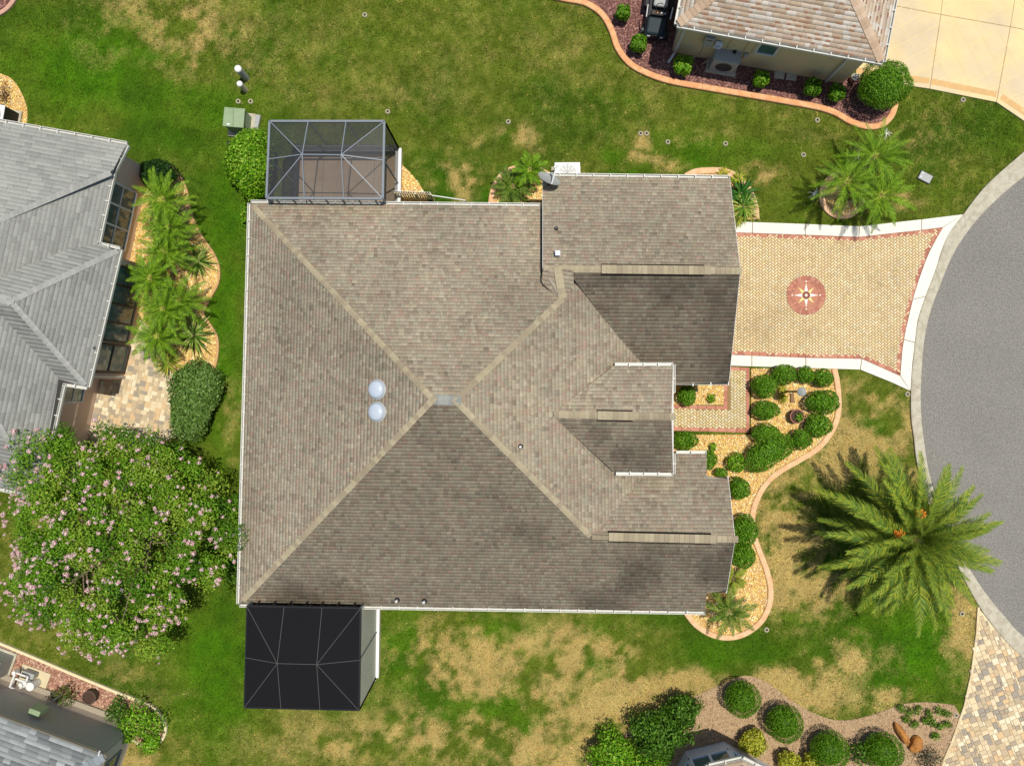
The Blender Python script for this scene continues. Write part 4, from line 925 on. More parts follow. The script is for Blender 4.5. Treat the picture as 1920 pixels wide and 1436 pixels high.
for poly, k, sd_ in LS:
    mb = MB(); n = plane_fit(poly); mb.add([p-n*.02 for p in poly], [list(range(len(poly)))]); mb.build('roof_deck', M['deck'], lroof)
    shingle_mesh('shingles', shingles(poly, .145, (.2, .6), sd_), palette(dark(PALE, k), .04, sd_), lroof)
PC = [A(169, 169, 160), A(163, 163, 154), A(173, 173, 164)]
caps(lroof, on_plane(208, 324, plL1), on_plane(-20, 421, plL1), PC, .28, .10, key='l', seed=1); caps(lroof, on_plane(221, 470, plL4), on_plane(22, 564, plL4), PC, .28, .10, key='l', seed=2)
caps(lroof, on_plane(160, 722, plL4), on_plane(22, 567, plL4), PC, .28, .10, key='l', seed=3); caps(lroof, on_plane(70, 926, plL6), on_plane(0, 800, plL6), PC, .28, .10, key='l', seed=4); caps(lroof, on_plane(-37, 551, plL3), on_plane(20, 565, plL3), PC, .38, .14, key='lr', seed=5)
eL = [E(-150, 202), E(237, 271), E(211, 322), E(182, 458), E(224, 468), E(163, 725), E(118, 718), E(72, 930), E(-150, 884)]
for a, b in zip(eL[:-1], eL[1:]): gutter(lh, a, b, (a+b)/2+((E(-100, 560)-(a+b)/2)), w=.10)
fL = inset(eL, .30); mb = MB(); mb.add([(p.x, p.y, ZL-.11) for p in inset(eL, .03)], [list(range(len(eL)))]); mb.build('soffit', M['soffit'], lh); EXCL.append(fL)
wL = walls(lh, fL, 0, ZL-.12, M['stucco_brown'])
def outn(a, b, c): 
    d = (b-a).normalized(); s_ = Vector((-d.y, d.x, 0)); return s_ if s_.dot(c-a) < 0 else -s_
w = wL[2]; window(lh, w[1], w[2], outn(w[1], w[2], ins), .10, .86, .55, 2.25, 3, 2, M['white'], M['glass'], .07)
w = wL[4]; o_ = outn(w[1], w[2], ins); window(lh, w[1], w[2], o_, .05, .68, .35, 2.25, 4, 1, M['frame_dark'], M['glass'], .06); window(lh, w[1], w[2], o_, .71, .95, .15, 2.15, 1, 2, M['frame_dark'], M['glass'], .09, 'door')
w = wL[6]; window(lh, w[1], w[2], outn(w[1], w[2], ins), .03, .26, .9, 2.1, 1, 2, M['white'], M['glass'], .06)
for (u, v) in ((160, 716),):
    p = P(u, v, ZL); f_ = fL[5]; b = MB(); b.tube([(p.x+.02, p.y, ZL-.1), (f_.x+.1, f_.y+.04, ZL-.35), (f_.x+.1, f_.y+.04, .1)], .04, 8); b.build('downspout', M['gutter'], lh)
t = thing('floodlight', 'small dark floodlight at the middle of the grey roof gutter', 'floodlight', P(176, 652, ZL)); c = P(176, 652, ZL); MB().lathe(c, [(.08, -.1), (.09, .02), (.001, .05)], 12).build('lamp_body', M['dark_metal'], t); MB().bar(c-Vector((.12, 0, .08)), c-Vector((0, 0, .08)), .03, .03).build('arm', M['dark_metal'], t)
def ac_unit(name, label, c, rz, sx, sy, h, top='grey', fan_side=False, group='air conditioner condensers'):
    t = thing(name, label, 'air conditioner', c, group); c = Vector(c); R_ = Matrix.Rotation(rz, 3, 'Z')
    MB().box(c+Vector((0, 0, .04)), sx*1.2, sy*1.25, .1, rz).build('pad', M['curb'], t)
    MB().box(c+Vector((0, 0, .09+h/2)), sx, sy, h, rz).build('cabinet', M['dark_metal'] if top == 'dark' else M['grey_metal'], t, bevel=.03)
    b = MB(); b.box(c+Vector((0, 0, .09+h+.012)), sx*1.02, sy*1.02, .05, rz); b.build('top_panel', M['white'] if top != 'grey' else M['grey_metal'], t, bevel=.02)
    if fan_side:
        f = c+R_ @ Vector((0, -sy/2-.012, .09+h*.5)); b = MB()
        for k in range(5): r = .06+.06*k; b.tube([f+R_ @ Vector((r*math.cos(a_), 0, r*math.sin(a_))) for a_ in np.linspace(0, 2*math.pi, 20)], .006, 4)
        b.build('fan_guard', M['line_grey'], t); d_ = MB(); d_.add([f+R_ @ Vector((.31*math.cos(a_), .004, .31*math.sin(a_))) for a_ in np.linspace(0, 2*math.pi, 24, False)], [list(range(24))]); d_.build('fan_opening', M['dark_metal'], t)
    else:
        z = .09+h+.042; b = MB()
        for k in range(6): r = .04+.055*k; b.tube([c+Vector((r*math.cos(a_), r*math.sin(a_), z)) for a_ in np.linspace(0, 2*math.pi, 22)], .006, 4)
        for k in range(6): a_ = k*math.pi/6; b.bar(c+Vector((-.32*math.cos(a_), -.32*math.sin(a_), z)), c+Vector((.32*math.cos(a_), .32*math.sin(a_), z)), .008, .008)
        b.build('fan_guard', M['line_grey'], t); d_ = MB(); d_.lathe(c+Vector((0, 0, z-.006)), [(.33, 0), (.001, 0)], 24); d_.build('fan_opening', M['dark_metal'], t)
    return t
p = P(1, 236); ac_unit('air_conditioner', 'dark sided air conditioner on gravel at the far upper left', (p.x+.35, p.y+.1, .02), math.radians(-10), .8, .8, .75, 'dark')
p = P(1061, 345); ac_unit('air_conditioner', 'white topped air conditioner half hidden behind the garage eave', (p.x, p.y+.12, .02), 0, .92, .8, .8, 'white')

# ------------------------------------------------------------------ upper right neighbour
rh = thing('house', 'olive tan house with blotchy pinkish beige shingle roof at the top right', 'house', P(1470, 60))
rroof = part_empty('roof', rh); ZR = 2.6; sp = .42
a0, a1 = P(1270, 46, ZR), P(1655, 116, ZR); d = (a1-a0).normalized(); bk = Vector((-d.y, d.x, 0))
r3, r4 = a1+bk*9, a0+bk*9; ctr = (a0+r3)/2
plT1 = plane_eave(a0, a1, sp, ctr); plT2 = plane_eave(a0, r4, sp, ctr); plT3 = plane_eave(a1, r3, sp, ctr); wd = (a1-a0).length
apx = a0+d*wd/2+bk*wd/2+Vector((0, 0, sp*wd/2))
apy = apx+bk*(9-wd) if wd < 9 else apx
BEIGE = [A(214, 192, 164), A(222, 202, 176), A(206, 180, 150), A(226, 210, 188), A(210, 184, 158), A(230, 218, 200)]
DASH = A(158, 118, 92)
rng_ = np.random.default_rng(77); ind = []
for nm, poly, sd_ in (('front', [a0, a1, apx], 41), ('west', [a0, r4, apy, apx], 42), ('east', [a1, r3, apy, apx], 43), ('back', [r3, r4, apy], 44)):
    mb = MB(); n = plane_fit(poly); mb.add([p-n*.02 for p in poly], [list(range(len(poly)))]); mb.build('roof_deck', M['deck'], rroof)
    ss = shingles(poly, .145, (.16, .42), sd_); 
    shingle_mesh('shingles', ss, palette(BEIGE, .06, sd_), rroof)
    # darker dashes at the tab edges: the laminate's shadow lines painted in colour
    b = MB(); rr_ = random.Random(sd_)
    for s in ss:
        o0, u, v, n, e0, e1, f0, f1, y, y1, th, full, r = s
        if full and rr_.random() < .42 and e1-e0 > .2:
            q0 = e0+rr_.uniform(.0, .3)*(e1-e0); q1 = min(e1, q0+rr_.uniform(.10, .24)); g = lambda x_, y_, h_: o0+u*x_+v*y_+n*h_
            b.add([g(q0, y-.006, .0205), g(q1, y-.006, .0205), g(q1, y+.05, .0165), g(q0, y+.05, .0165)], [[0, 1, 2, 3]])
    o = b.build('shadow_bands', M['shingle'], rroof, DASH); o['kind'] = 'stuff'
RC = [A(206, 178, 148), A(196, 168, 138), A(214, 188, 160)]
caps(rroof, a0+(apx-a0)*.01, apx, RC, .28, .16, .17, key='r', seed=1); caps(rroof, a1+(apx-a1)*.01, apx, RC, .28, .16, .17, key='r', seed=2)
gutter(rh, a0, a1, ctr); gutter(rh, r4, a0, ctr); gutter(rh, a1, r3, ctr)
eR_ = [a0, a1, r3, r4]; fR = inset(eR_, .34); MB().add([(p.x, p.y, ZR-.11) for p in inset(eR_, .03)], [[0, 1, 2, 3]]).build('soffit', M['soffit'], rh); EXCL.append(fR)
olive = mat('stucco_olive', (0.60, 0.49, 0.27), 0.9, 14, 0.06, 0.25, 120); wR = walls(rh, fR, 0, ZR-.12, olive)
w = wR[0]; ow = outn(w[1], w[2], ctr); ow = -ow if ow.dot(bk) > 0 else ow; wa, wb = w[1], w[2]; wd_ = (wb-wa).normalized()
def onw(t, z, out=.09): p = wa.lerp(wb, t)+ow*out; return Vector((p.x, p.y, z))
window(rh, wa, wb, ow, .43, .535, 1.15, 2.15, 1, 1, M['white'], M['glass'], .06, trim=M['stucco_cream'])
MB().bar(onw(.905, 2.45, .13), onw(.905, .1, .13), .09, .07).build('downspout', M['gutter'], rh); MB().bar(onw(.005, 2.4, .13), onw(.005, .15, .13), .09, .07).build('downspout', M['gutter'], rh); MB().bar(onw(.005, .12, .13), onw(-.02, .08, .5), .09, .07).build('downspout_foot', M['gutter'], rh)
ez = math.atan2(wd_.y, wd_.x)
b = MB(); b.box(onw(.155, 1.55, .16), .34, .16, .62, ez); bx_ = b.build('meter_box', M['grey_metal'], rh, bevel=.01); MB().box(onw(.155, 1.72, .245), .2, .01, .05, ez).build('slot', M['black'], bx_); MB().box(onw(.155, 2.1, .14), .28, .1, .3, ez).build('breaker_box', M['grey_metal'], rh, bevel=.01)
b = MB(); b.box(onw(.215, 1.35, .15), .26, .12, .34, ez); b.build('meter_socket', M['frame_blue'], rh, bevel=.01); b = MB(); b.lathe((0, 0, 0), [(.09, 0), (.09, .06), (.06, .09), (.001, .1)], 14); q = Vector((0, 0, 1)).rotation_difference(ow); b.v = [tuple(onw(.215, 1.38, .21)+q @ Vector(p)) for p in b.v]; b.build('meter_dial', M['dome'], rh)
MB().tube([onw(.15, 1.25), onw(.15, .3), onw(.12, .12, .14), onw(.03, .1, .16)], .022, 8).build('conduit', M['stucco_cream'], rh); MB().tube([onw(.215, 1.2), onw(.22, .2), onw(.18, .08, .3)], .022, 8).build('conduit', M['stucco_cream'], rh)
MB().tube([onw(.275, 2.4), onw(.275, .3)], .018, 6).build('conduit', olive, rh); MB().tube([onw(.37, 2.4), onw(.37, .9)], .018, 6).build('conduit', olive, rh)
b = MB(); b.tube([onw(.325, 1.0, .12), onw(.335, .85, .2), onw(.36, .75, .22), onw(.385, .9, .14)], .02, 8); b.box(onw(.322, 1.02, .12), .12, .08, .08, ez); b.build('cable', M['black'], rh); MB().box(onw(.39, .95, .13), .14, .1, .2, ez).build('disconnect_box', M['grey_metal'], rh, bevel=.01)
p = P(1352, 126); ac_unit('air_conditioner', 'grey air conditioner with round grille by the olive tan wall', (p.x, p.y+.02, .03), ez, .95, .55, .82, 'grey', True)

# ------------------------------------------------------------------ lower left neighbour
bh = thing('house', 'brown walled house with blue grey shingle roof at the bottom left corner', 'house', P(60, 1420))
broof = part_empty('roof', bh); a0, a1 = P(-150, 1288, ZL), P(198, 1417, ZL); d = (a1-a0).normalized(); bk = Vector((d.y, -d.x, 0)); r3, r4 = a1+bk*8, a0+bk*8; ctr = (a0+r3)/2
plB1 = plane_eave(a0, a1, .42, ctr); plB2 = plane_eave(a1, r3, .42, ctr); hp = a1+(-d+bk)*4+Vector((0, 0, 1.68))
for poly, k, sd_ in (([a0, a1, hp, a0+bk*4+Vector((0, 0, 1.68))], 1.0, 51), ([a1, r3, hp], .95, 52)):
    mb = MB(); n = plane_fit(poly); mb.add([p-n*.02 for p in poly], [list(range(len(poly)))]); mb.build('roof_deck', M['deck'], broof)
    shingle_mesh('shingles', shingles(poly, .15, (.25, .5), sd_), palette(dark([A(166, 170, 166), A(148, 152, 148), A(178, 182, 178), A(132, 136, 134), A(172, 176, 172)], k), .06, sd_), broof)
caps(broof, a1.lerp(hp, .01), hp, [A(150, 158, 160), A(140, 148, 150)], .28, .14, key='b', seed=1)
MB().bar(a0-Vector((0, 0, .08)), a1-Vector((0, 0, .08)), .04, .14).build('fascia', M['stucco_taupe'], bh); MB().bar(a1-Vector((0, 0, .08)), r3-Vector((0, 0, .08)), .04, .14).build('fascia', M['stucco_taupe'], bh)
eB = [a0, a1, r3, r4]; fB = inset(eB, .35); MB().add([(p.x, p.y, ZL-.11) for p in inset(eB, .03)], [[3, 2, 1, 0]]).build('soffit', M['soffit'], bh); EXCL.append(fB)
darkw = mat('stucco_umber', (0.58, 0.50, 0.40), 0.9, 14, 0.06, 0.25, 120); wB = walls(bh, fB, 0, ZL-.12, darkw)
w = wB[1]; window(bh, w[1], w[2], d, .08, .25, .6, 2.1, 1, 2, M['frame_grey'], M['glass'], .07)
fo = fB[1]; MB().prism([fB[0]-bk*.02, fB[1]-bk*.02, fB[1]-bk*.26, fB[0]-bk*.26], 0, .14).build('foundation_ledge', M['stucco_taupe'], bh)
t = thing('vent_pipe', 'white pipe bit at the corner of the lower left roof', 'vent', P(186, 1411, ZL+.1), 'roof vent pipes'); c = P(186, 1411, ZL+.12); MB().tube([c+Vector((-.08, -.14, -.1)), c, c+Vector((.05, .08, .06))], .03, 8).build('pipe', M['white'], t)

# ------------------------------------------------------------------ lower right neighbour: bay with windows
sh = thing('house', 'house corner with blue grey bay windows and green reflections at the bottom edge', 'house', P(1380, 1440))
g = [P(1262, 1450), P(1284, 1407), P(1357, 1389), P(1442, 1433), P(1500, 1480), P(1470, 1600), P(1280, 1600)]
EXCL.append(g); oc = P(1380, 1500)
for k in range(len(g)):
    a, b = g[k], g[(k+1) % len(g)]; o_ = outn(a, b, oc); d = (b-a).normalized()
    MB().prism([a, b, b-o_*.14, a-o_*.14], 0, .5).build('sill_wall', M['frame_blue'], sh)
    if k < 4: window(sh, a, b, o_, .04, .96, .62, 2.15, 2 if k in (1, 2, 3) else 1, 1, M['frame_blue'], M['glass_reflecting_green'] if k != 1 else M['glass'], .10, proud=-.02)
    MB().prism([a+d*.01, b-d*.01, b-d*.01-o_*.12, a+d*.01-o_*.12], 2.22, 2.5, True).build('header', M['frame_blue'], sh)
eb = [P(1296, 1470, 2.6), P(1330, 1438, 2.6), P(1392, 1424, 2.6), P(1440, 1448, 2.6), P(1520, 1530, 2.6), P(1490, 1700, 2.6), P(1290, 1700, 2.6)]; tp = P(1400, 1560, 3.4)
sroof = part_empty('roof', sh)
for k in range(len(eb)):
    a, b = eb[k], eb[(k+1) % len(eb)]; shingle_mesh('shingles', shingles([a, b, tp], .15, (.2, .5), 60+k), palette([A(190, 168, 140), A(176, 152, 128), A(204, 184, 156)], .06, k), sroof)
    MB().add([a, b, tp], [[0, 1, 2]]).build('roof_deck', M['deck'], sroof); gutter(sh, a, b, oc+Vector((0, 0, 2.6)), w=.12)
MB().add([(p.x, p.y, 2.5) for p in eb], [list(range(len(eb)))]).build('soffit', M['soffit'], sh)

# ================================================================== plants
QUAD = (np.array([(0, -.5, 0), (.5, 0, .06), (0, .5, 0), (-.5, 0, .06)]), np.array([[0, 1, 2, 3]]))
def leaf_rot(nrm, rng):
    "rotations that lay the template's z along nrm with random spin"
    n = nrm/np.linalg.norm(nrm, axis=1, keepdims=True); r = rng.normal(size=n.shape); t = np.cross(n, r); t /= np.linalg.norm(t, axis=1, keepdims=True)+1e-9
    b = np.cross(n, t); return np.stack([t, b, n], axis=2)
G1 = [A(112, 166, 30), A(96, 148, 24), A(130, 182, 42), A(82, 130, 22), A(150, 196, 66)]
G2 = [A(90, 138, 32), A(76, 120, 28), A(106, 154, 44), A(62, 102, 24), A(128, 170, 62)]
GY = [A(206, 206, 58), A(186, 194, 54), A(226, 220, 84), A(156, 172, 46), A(232, 226, 100)]
GB = [A(132, 190, 30), A(112, 170, 26), A(156, 206, 50), A(94, 150, 22), A(178, 214, 76)]
def shrub(name, label, cat, u, v, ru, rv, h, cols=G1, rz=0.0, n=None, leaf=0.055, seed=0, sq=2.0, group=None, rough=0.05, core=True, loose=0.0, zc=None, flowers=None):
    rng = np.random.default_rng(seed+int(u)*7+int(v)); zm = h*.55; c = P(u, v, zm); k = (H-zm)/FPX; rx, ry = ru*k, rv*k
    N = n or int(900*(rx*ry*4+h*(rx+ry)*1.6)/.9); a = rng.normal(size=(N, 3)); a /= np.linalg.norm(a, axis=1, keepdims=True); a[:, 2] = np.abs(a[:, 2])*1.0-(rng.random(N) < .3)*np.abs(a[:, 2])*.9
    nr = a.copy()
    if sq != 2: a = np.sign(a)*np.abs(a)**(2/sq)
    ph = np.arctan2(a[:, 1], a[:, 0]); lump = 1+rough*(np.sin(ph*3+seed)+np.sin(ph*5+seed*2)*.7+np.sin(a[:, 2]*6+ph*4)*.6)
    rad = (1-rng.random(N)**2*(.16+loose)+rng.normal(0, .02+loose*.2, N))*lump
    pos = a*rad[:, None]*np.array([rx, ry, h*.5]); nr = nr/np.array([rx, ry, h*.5]); nr /= np.linalg.norm(nr, axis=1, keepdims=True); nr = nr+rng.normal(0, .55, (N, 3)); ca, sa = math.cos(rz), math.sin(rz)
    pos = np.stack([pos[:, 0]*ca-pos[:, 1]*sa, pos[:, 0]*sa+pos[:, 1]*ca, pos[:, 2]], 1)+np.array([c.x, c.y, h*.5 if zc is None else zc]); ok = pos[:, 2] > .05; pos, nr = pos[ok], nr[ok]; N = len(pos)
    s = leaf*rng.uniform(.7, 1.4, N); scl = np.stack([s*.6, s*1.25, s], 1)
    T, F = QUAD; V = np.einsum('nij,nkj->nki', leaf_rot(nr, rng), T[None]*scl[:, None, :])+pos[:, None, :]
    C = np.repeat(pal(rng, N, cols, .16), 4, 0); V = V.reshape(-1, 3); FF = (F[None]+(np.arange(N)*4)[:, None, None]).reshape(-1, 4)
    if core:
        m_, n_ = 14, 8; cv = []
        for i in range(n_+1):
            for j in range(m_):
                th = math.pi*i/n_; p_ = np.array([math.sin(th)*math.cos(2*math.pi*j/m_), math.sin(th)*math.sin(2*math.pi*j/m_), math.cos(th)])
                if sq != 2: p_ = np.sign(p_)*np.abs(p_)**(2/sq)
                p_ = p_*np.array([rx, ry, h*.5])*.74; cv.append((p_[0]*ca-p_[1]*sa+c.x, p_[0]*sa+p_[1]*ca+c.y, max(.0, p_[2]+(h*.5 if zc is None else zc))))
        cf = [[i*m_+j, (i+1)*m_+j, (i+1)*m_+(j+1) % m_, i*m_+(j+1) % m_] for i in range(n_) for j in range(m_)]
        FF = np.concatenate([FF, np.array(cf)+len(V)]); V = np.concatenate([V, np.array(cv)]); C = np.concatenate([C, np.tile(np.array(cols[1]), (len(cv), 1))])
    me = np_mesh('foliage', V, FF, M['leaf'], C); t = thing(name, label, cat, (c.x, c.y, 0), group); link(bpy.data.objects.new('foliage', me), t)
    b = MB(); 
    for q in range(4):
        an = q*1.6+seed; b.tube([(c.x, c.y, 0), (c.x+rx*.25*math.cos(an), c.y+ry*.25*math.sin(an), h*.25), (c.x+rx*.5*math.cos(an), c.y+ry*.5*math.sin(an), h*.55)], [.025, .02, .012], 5)
    b.build('stem', M['twig'], t); return t
RB = 'clipped round bushes in the front bed'
for (u, v, ru, rv, h, cols, lb, rz) in [
    (1434, 724, 24, 22, .85, G1, 'round bush nearest the walkway top in the front bed, left of the lamp', 0), (1470, 702, 23, 19, .85, G1, 'round bush under the driveway edge, leftmost of the top row of three', 0), (1510, 703, 16, 16, .72, G1, 'smallest middle bush of the top row of three by the driveway', 0), (1543, 709, 19, 17, .75, G1, 'rightmost bush of the top row of three by the driveway', 0),
    (1543, 754, 31, 23, .85, G1, 'large oval bush at the right rim of the front bed', .05), (1534, 798, 25, 22, .8, G1, 'round bush below the large oval one at the right rim', 0), (1502, 824, 19, 19, .75, G1, 'bush between the long kidney hedge and the right rim', 0), (1436, 769, 25, 18, .75, G1, 'oval bush between the walkway and the terracotta pot', 0), (1436, 812, 26, 18, .8, G1, 'bush joined to the top of the long kidney hedge', 0),
    (1285, 826, 23, 18, .75, G1, 'bush beside the porch below the walkway', 0), (1386, 916, 20, 21, .8, G1, 'bush alone at the step of the front wall', 0), (1396, 994, 24, 30, .95, G1, 'upper of two big bushes touching the front gable', 0), (1392, 1041, 24, 24, .9, G1, 'lower of two big bushes touching the front gable', 0), (1288, 742, 17, 19, .75, G1, 'bush in the small entry bed under the garage eave', 0), (1352, 887, 12, 10, .5, G1, 'small bush half hidden behind the roof step', 0), (1330, 862, 14, 18, .6, G1, 'bush peeking out beside the short roof corner', 0)]:
    shrub('round_bush', lb, 'bush', u, v, ru, rv, h, cols, rz, seed=len(lb), group=RB)
t = shrub('hedge', 'long kidney shaped clipped hedge in the front bed', 'hedge', 1441, 848, 50, 27, .85, G1, math.radians(32), seed=3, sq=2.3)
shrub('spiky_shrub', 'loose yellow green shrub left of the kidney hedge', 'shrub', 1380, 867, 18, 18, .6, GB, seed=4, loose=.25, leaf=.08, n=700, core=False)
shrub('round_shrub', 'dense bright green shrub against the left side of the screened lanai', 'shrub', 470, 306, 44, 64, 1.7, GB, seed=5, leaf=.09, loose=.1, rough=.07)
for (u, v, r, lb, cols) in [(1168, 26, 13, 'square clipped shrub nearest the black cart\'s far side', G1), (1197, 84, 15, 'square clipped shrub below the black cart', G1), (1280, 124, 17, 'yellowish clipped shrub left of the grey air conditioner', GB), (1426, 150, 14, 'clipped shrub left of the two stepping stones', GB), (1522, 165, 15, 'clipped shrub left of the downspout foot', G1), (1568, 176, 14, 'clipped shrub between the downspout and the big ball', G1)]:
    shrub('clipped_shrub', lb, 'shrub', u, v, r, r, .75, cols, -.18, seed=len(lb), sq=3.2, group='clipped shrubs in the red mulch bed', leaf=.07)
shrub('topiary_ball', 'big glossy round topiary at the end of the red mulch bed', 'topiary', 1657, 160, 47, 44, 1.75, G1, seed=8, leaf=.05, sq=2.2)
TB = 'dark round topiary balls in the brown bed'
for (u, v, r, lb) in [(1392, 1310, 34, 'dark topiary ball nearest the dead grass, leftmost of four'), (1471, 1356, 35, 'second dark topiary ball from the left in the brown bed'), (1556, 1406, 37, 'third dark topiary ball from the left, at the picture bottom'), (1656, 1409, 37, 'rightmost dark topiary ball beside the orange rocks')]:
    shrub('topiary_ball', lb, 'topiary', u, v, r, r, 1.15, [A(100, 148, 26), A(86, 132, 20), A(114, 162, 32), A(126, 172, 40)], seed=len(lb), leaf=.045, n=4200, group=TB, rough=.015)
for (u, v, r, lb) in [(1412, 1391, 24, 'yellow green shrub right of the bay window'), (1479, 1428, 20, 'left of two bright yellow shrubs at the bottom edge'), (1522, 1430, 18, 'right of two bright yellow shrubs at the bottom edge')]:
    shrub('yellow_shrub', lb, 'shrub', u, v, r, r, .75, GY, seed=len(lb), leaf=.075, loose=.2, rough=.1, group='yellow shrubs by the bay')
for (u, v, ru, rv, lb, cols, h) in [(1280, 1330, 30, 28, 'rounded end of the dark shrub mass left of the bay', G2, 1.3), (1235, 1375, 52, 42, 'middle of the dark leafy shrub mass left of the bay', G2, 1.5), (1150, 1412, 45, 40, 'sparse left end of the shrub mass with lighter leaves', GB, 1.2), (1190, 1440, 60, 30, 'lime leafy shrub at the bottom picture edge', GB, 1.3)]:
    shrub('leafy_shrub', lb, 'shrub', u, v, ru, rv, h, cols, seed=len(lb), leaf=.085, loose=.45, rough=.16, core=False, group='loose shrubs beside the bay')
shrub('clipped_hedge', 'dark clipped hedge along the edge of the neighbour\'s patio', 'hedge', 364, 748, 44, 74, 1.1, [A(112, 150, 62), A(96, 132, 50), A(130, 166, 78), A(150, 180, 98)], math.radians(-12), seed=6, leaf=.085, sq=2.4, n=11000, rough=.08, loose=.16)
shrub('dark_shrub', 'dark green shrub at the corner of the taupe house', 'shrub', 297, 327, 36, 28, 1.1, [A(46, 82, 26), A(36, 68, 22), A(62, 100, 36)], seed=7, leaf=.07, loose=.1)
shrub('leafy_shrub', 'bright green shrub at the round end of the chip bed', 'shrub', 265, 1355, 42, 34, .9, GB, seed=9, leaf=.085, loose=.35, rough=.16, n=1800, core=False, group='chip bed shrubs')
shrub('leafy_shrub', 'dark small shrub left of the bright one in the chip bed', 'shrub', 222, 1333, 22, 24, .7, G2, seed=10, leaf=.08, loose=.35, rough=.16, n=700, core=False, group='chip bed shrubs')
shrub('leafy_shrub', 'thin reddish twiggy shrub by the white pipes', 'shrub', 120, 1303, 26, 22, .6, [A(96, 120, 40), A(120, 104, 70), A(110, 140, 50)], seed=11, leaf=.07, loose=.5, rough=.2, n=420, core=False, group='chip bed shrubs')
shrub('leafy_shrub', 'lime shrub spilling over the chip bed edging at the house corner', 'shrub', 282, 1395, 20, 16, .6, GB, seed=12, leaf=.085, loose=.35, rough=.16, n=600, core=False, group='chip bed shrubs')
shrub('leafy_shrub', 'lime shrub against the lower left house wall', 'shrub', 232, 1380, 18, 12, .8, GB, seed=13, leaf=.085, loose=.35, n=500, core=False, group='chip bed shrubs')
shrub('leafy_shrub', 'low weeds under the upper left eave corner', 'shrub', 458, 398, 8, 26, .4, GB, seed=14, leaf=.07, loose=.4, n=350, core=False)
shrub('leafy_shrub', 'dark shrub strip in the shade between tree and house', 'shrub', 438, 1040, 18, 70, .9, G2, seed=15, leaf=.08, loose=.35, rough=.2, n=1600, core=False)
rg = random.Random(5)
ORD = ['leftmost', 'second from left', 'third from left', 'third from right', 'second from right', 'rightmost']
for row, pts_ in (('top', [(1690, 1328), (1706, 1335), (1722, 1331), (1742, 1337), (1762, 1332), (1776, 1338)]), ('middle', [(1700, 1348), (1715, 1357), (1735, 1350), (1748, 1352), (1761, 1361), (1777, 1357)])):
    for k, (u, v) in enumerate(pts_):
        shrub('seedling', f'low leafy plant, {ORD[k]} of the {row} row beside the paver driveway', 'plant', u, v, rg.uniform(6, 10), rg.uniform(6, 10), .25, [A(150, 190, 64), A(116, 158, 46), A(90, 130, 38)], seed=k, leaf=.06, n=130, core=False, loose=.4, group='low plants in the brown bed')
shrub('seedling', 'lone low plant nearest the orange rocks in the brown bed', 'plant', 1754, 1379, 8, 7, .25, G1, seed=40, leaf=.06, n=130, core=False, loose=.4, group='low plants in the brown bed')
for (u, v, lb) in [(1334, 747, 'tiny lime plant in the small entry bed'), (1337, 838, 'tiny lime plant below the walkway'), (1468, 746, 'lime green leafy plant at the foot of the lamp post'), (1466, 728, 'upper lime plant between bush and lamp post')]:
    shrub('small_plant', lb, 'plant', u, v, 8, 9, .3, GY if u > 1400 else GB, seed=int(u), leaf=.07, n=140, core=False, loose=.4)
shrub('leafy_shrub', 'twiggy dark shrub by the paver driveway at the bottom edge', 'shrub', 1745, 1425, 22, 22, .7, [A(110, 120, 84), A(78, 86, 62), A(134, 118, 96)], seed=19, leaf=.06, n=500, core=False, loose=.4)
shrub('leafy_shrub', 'grey green sprig leaning on the rightmost topiary ball', 'shrub', 1612, 1410, 18, 22, .8, G2, seed=20, leaf=.09, n=350, core=False, loose=.4)

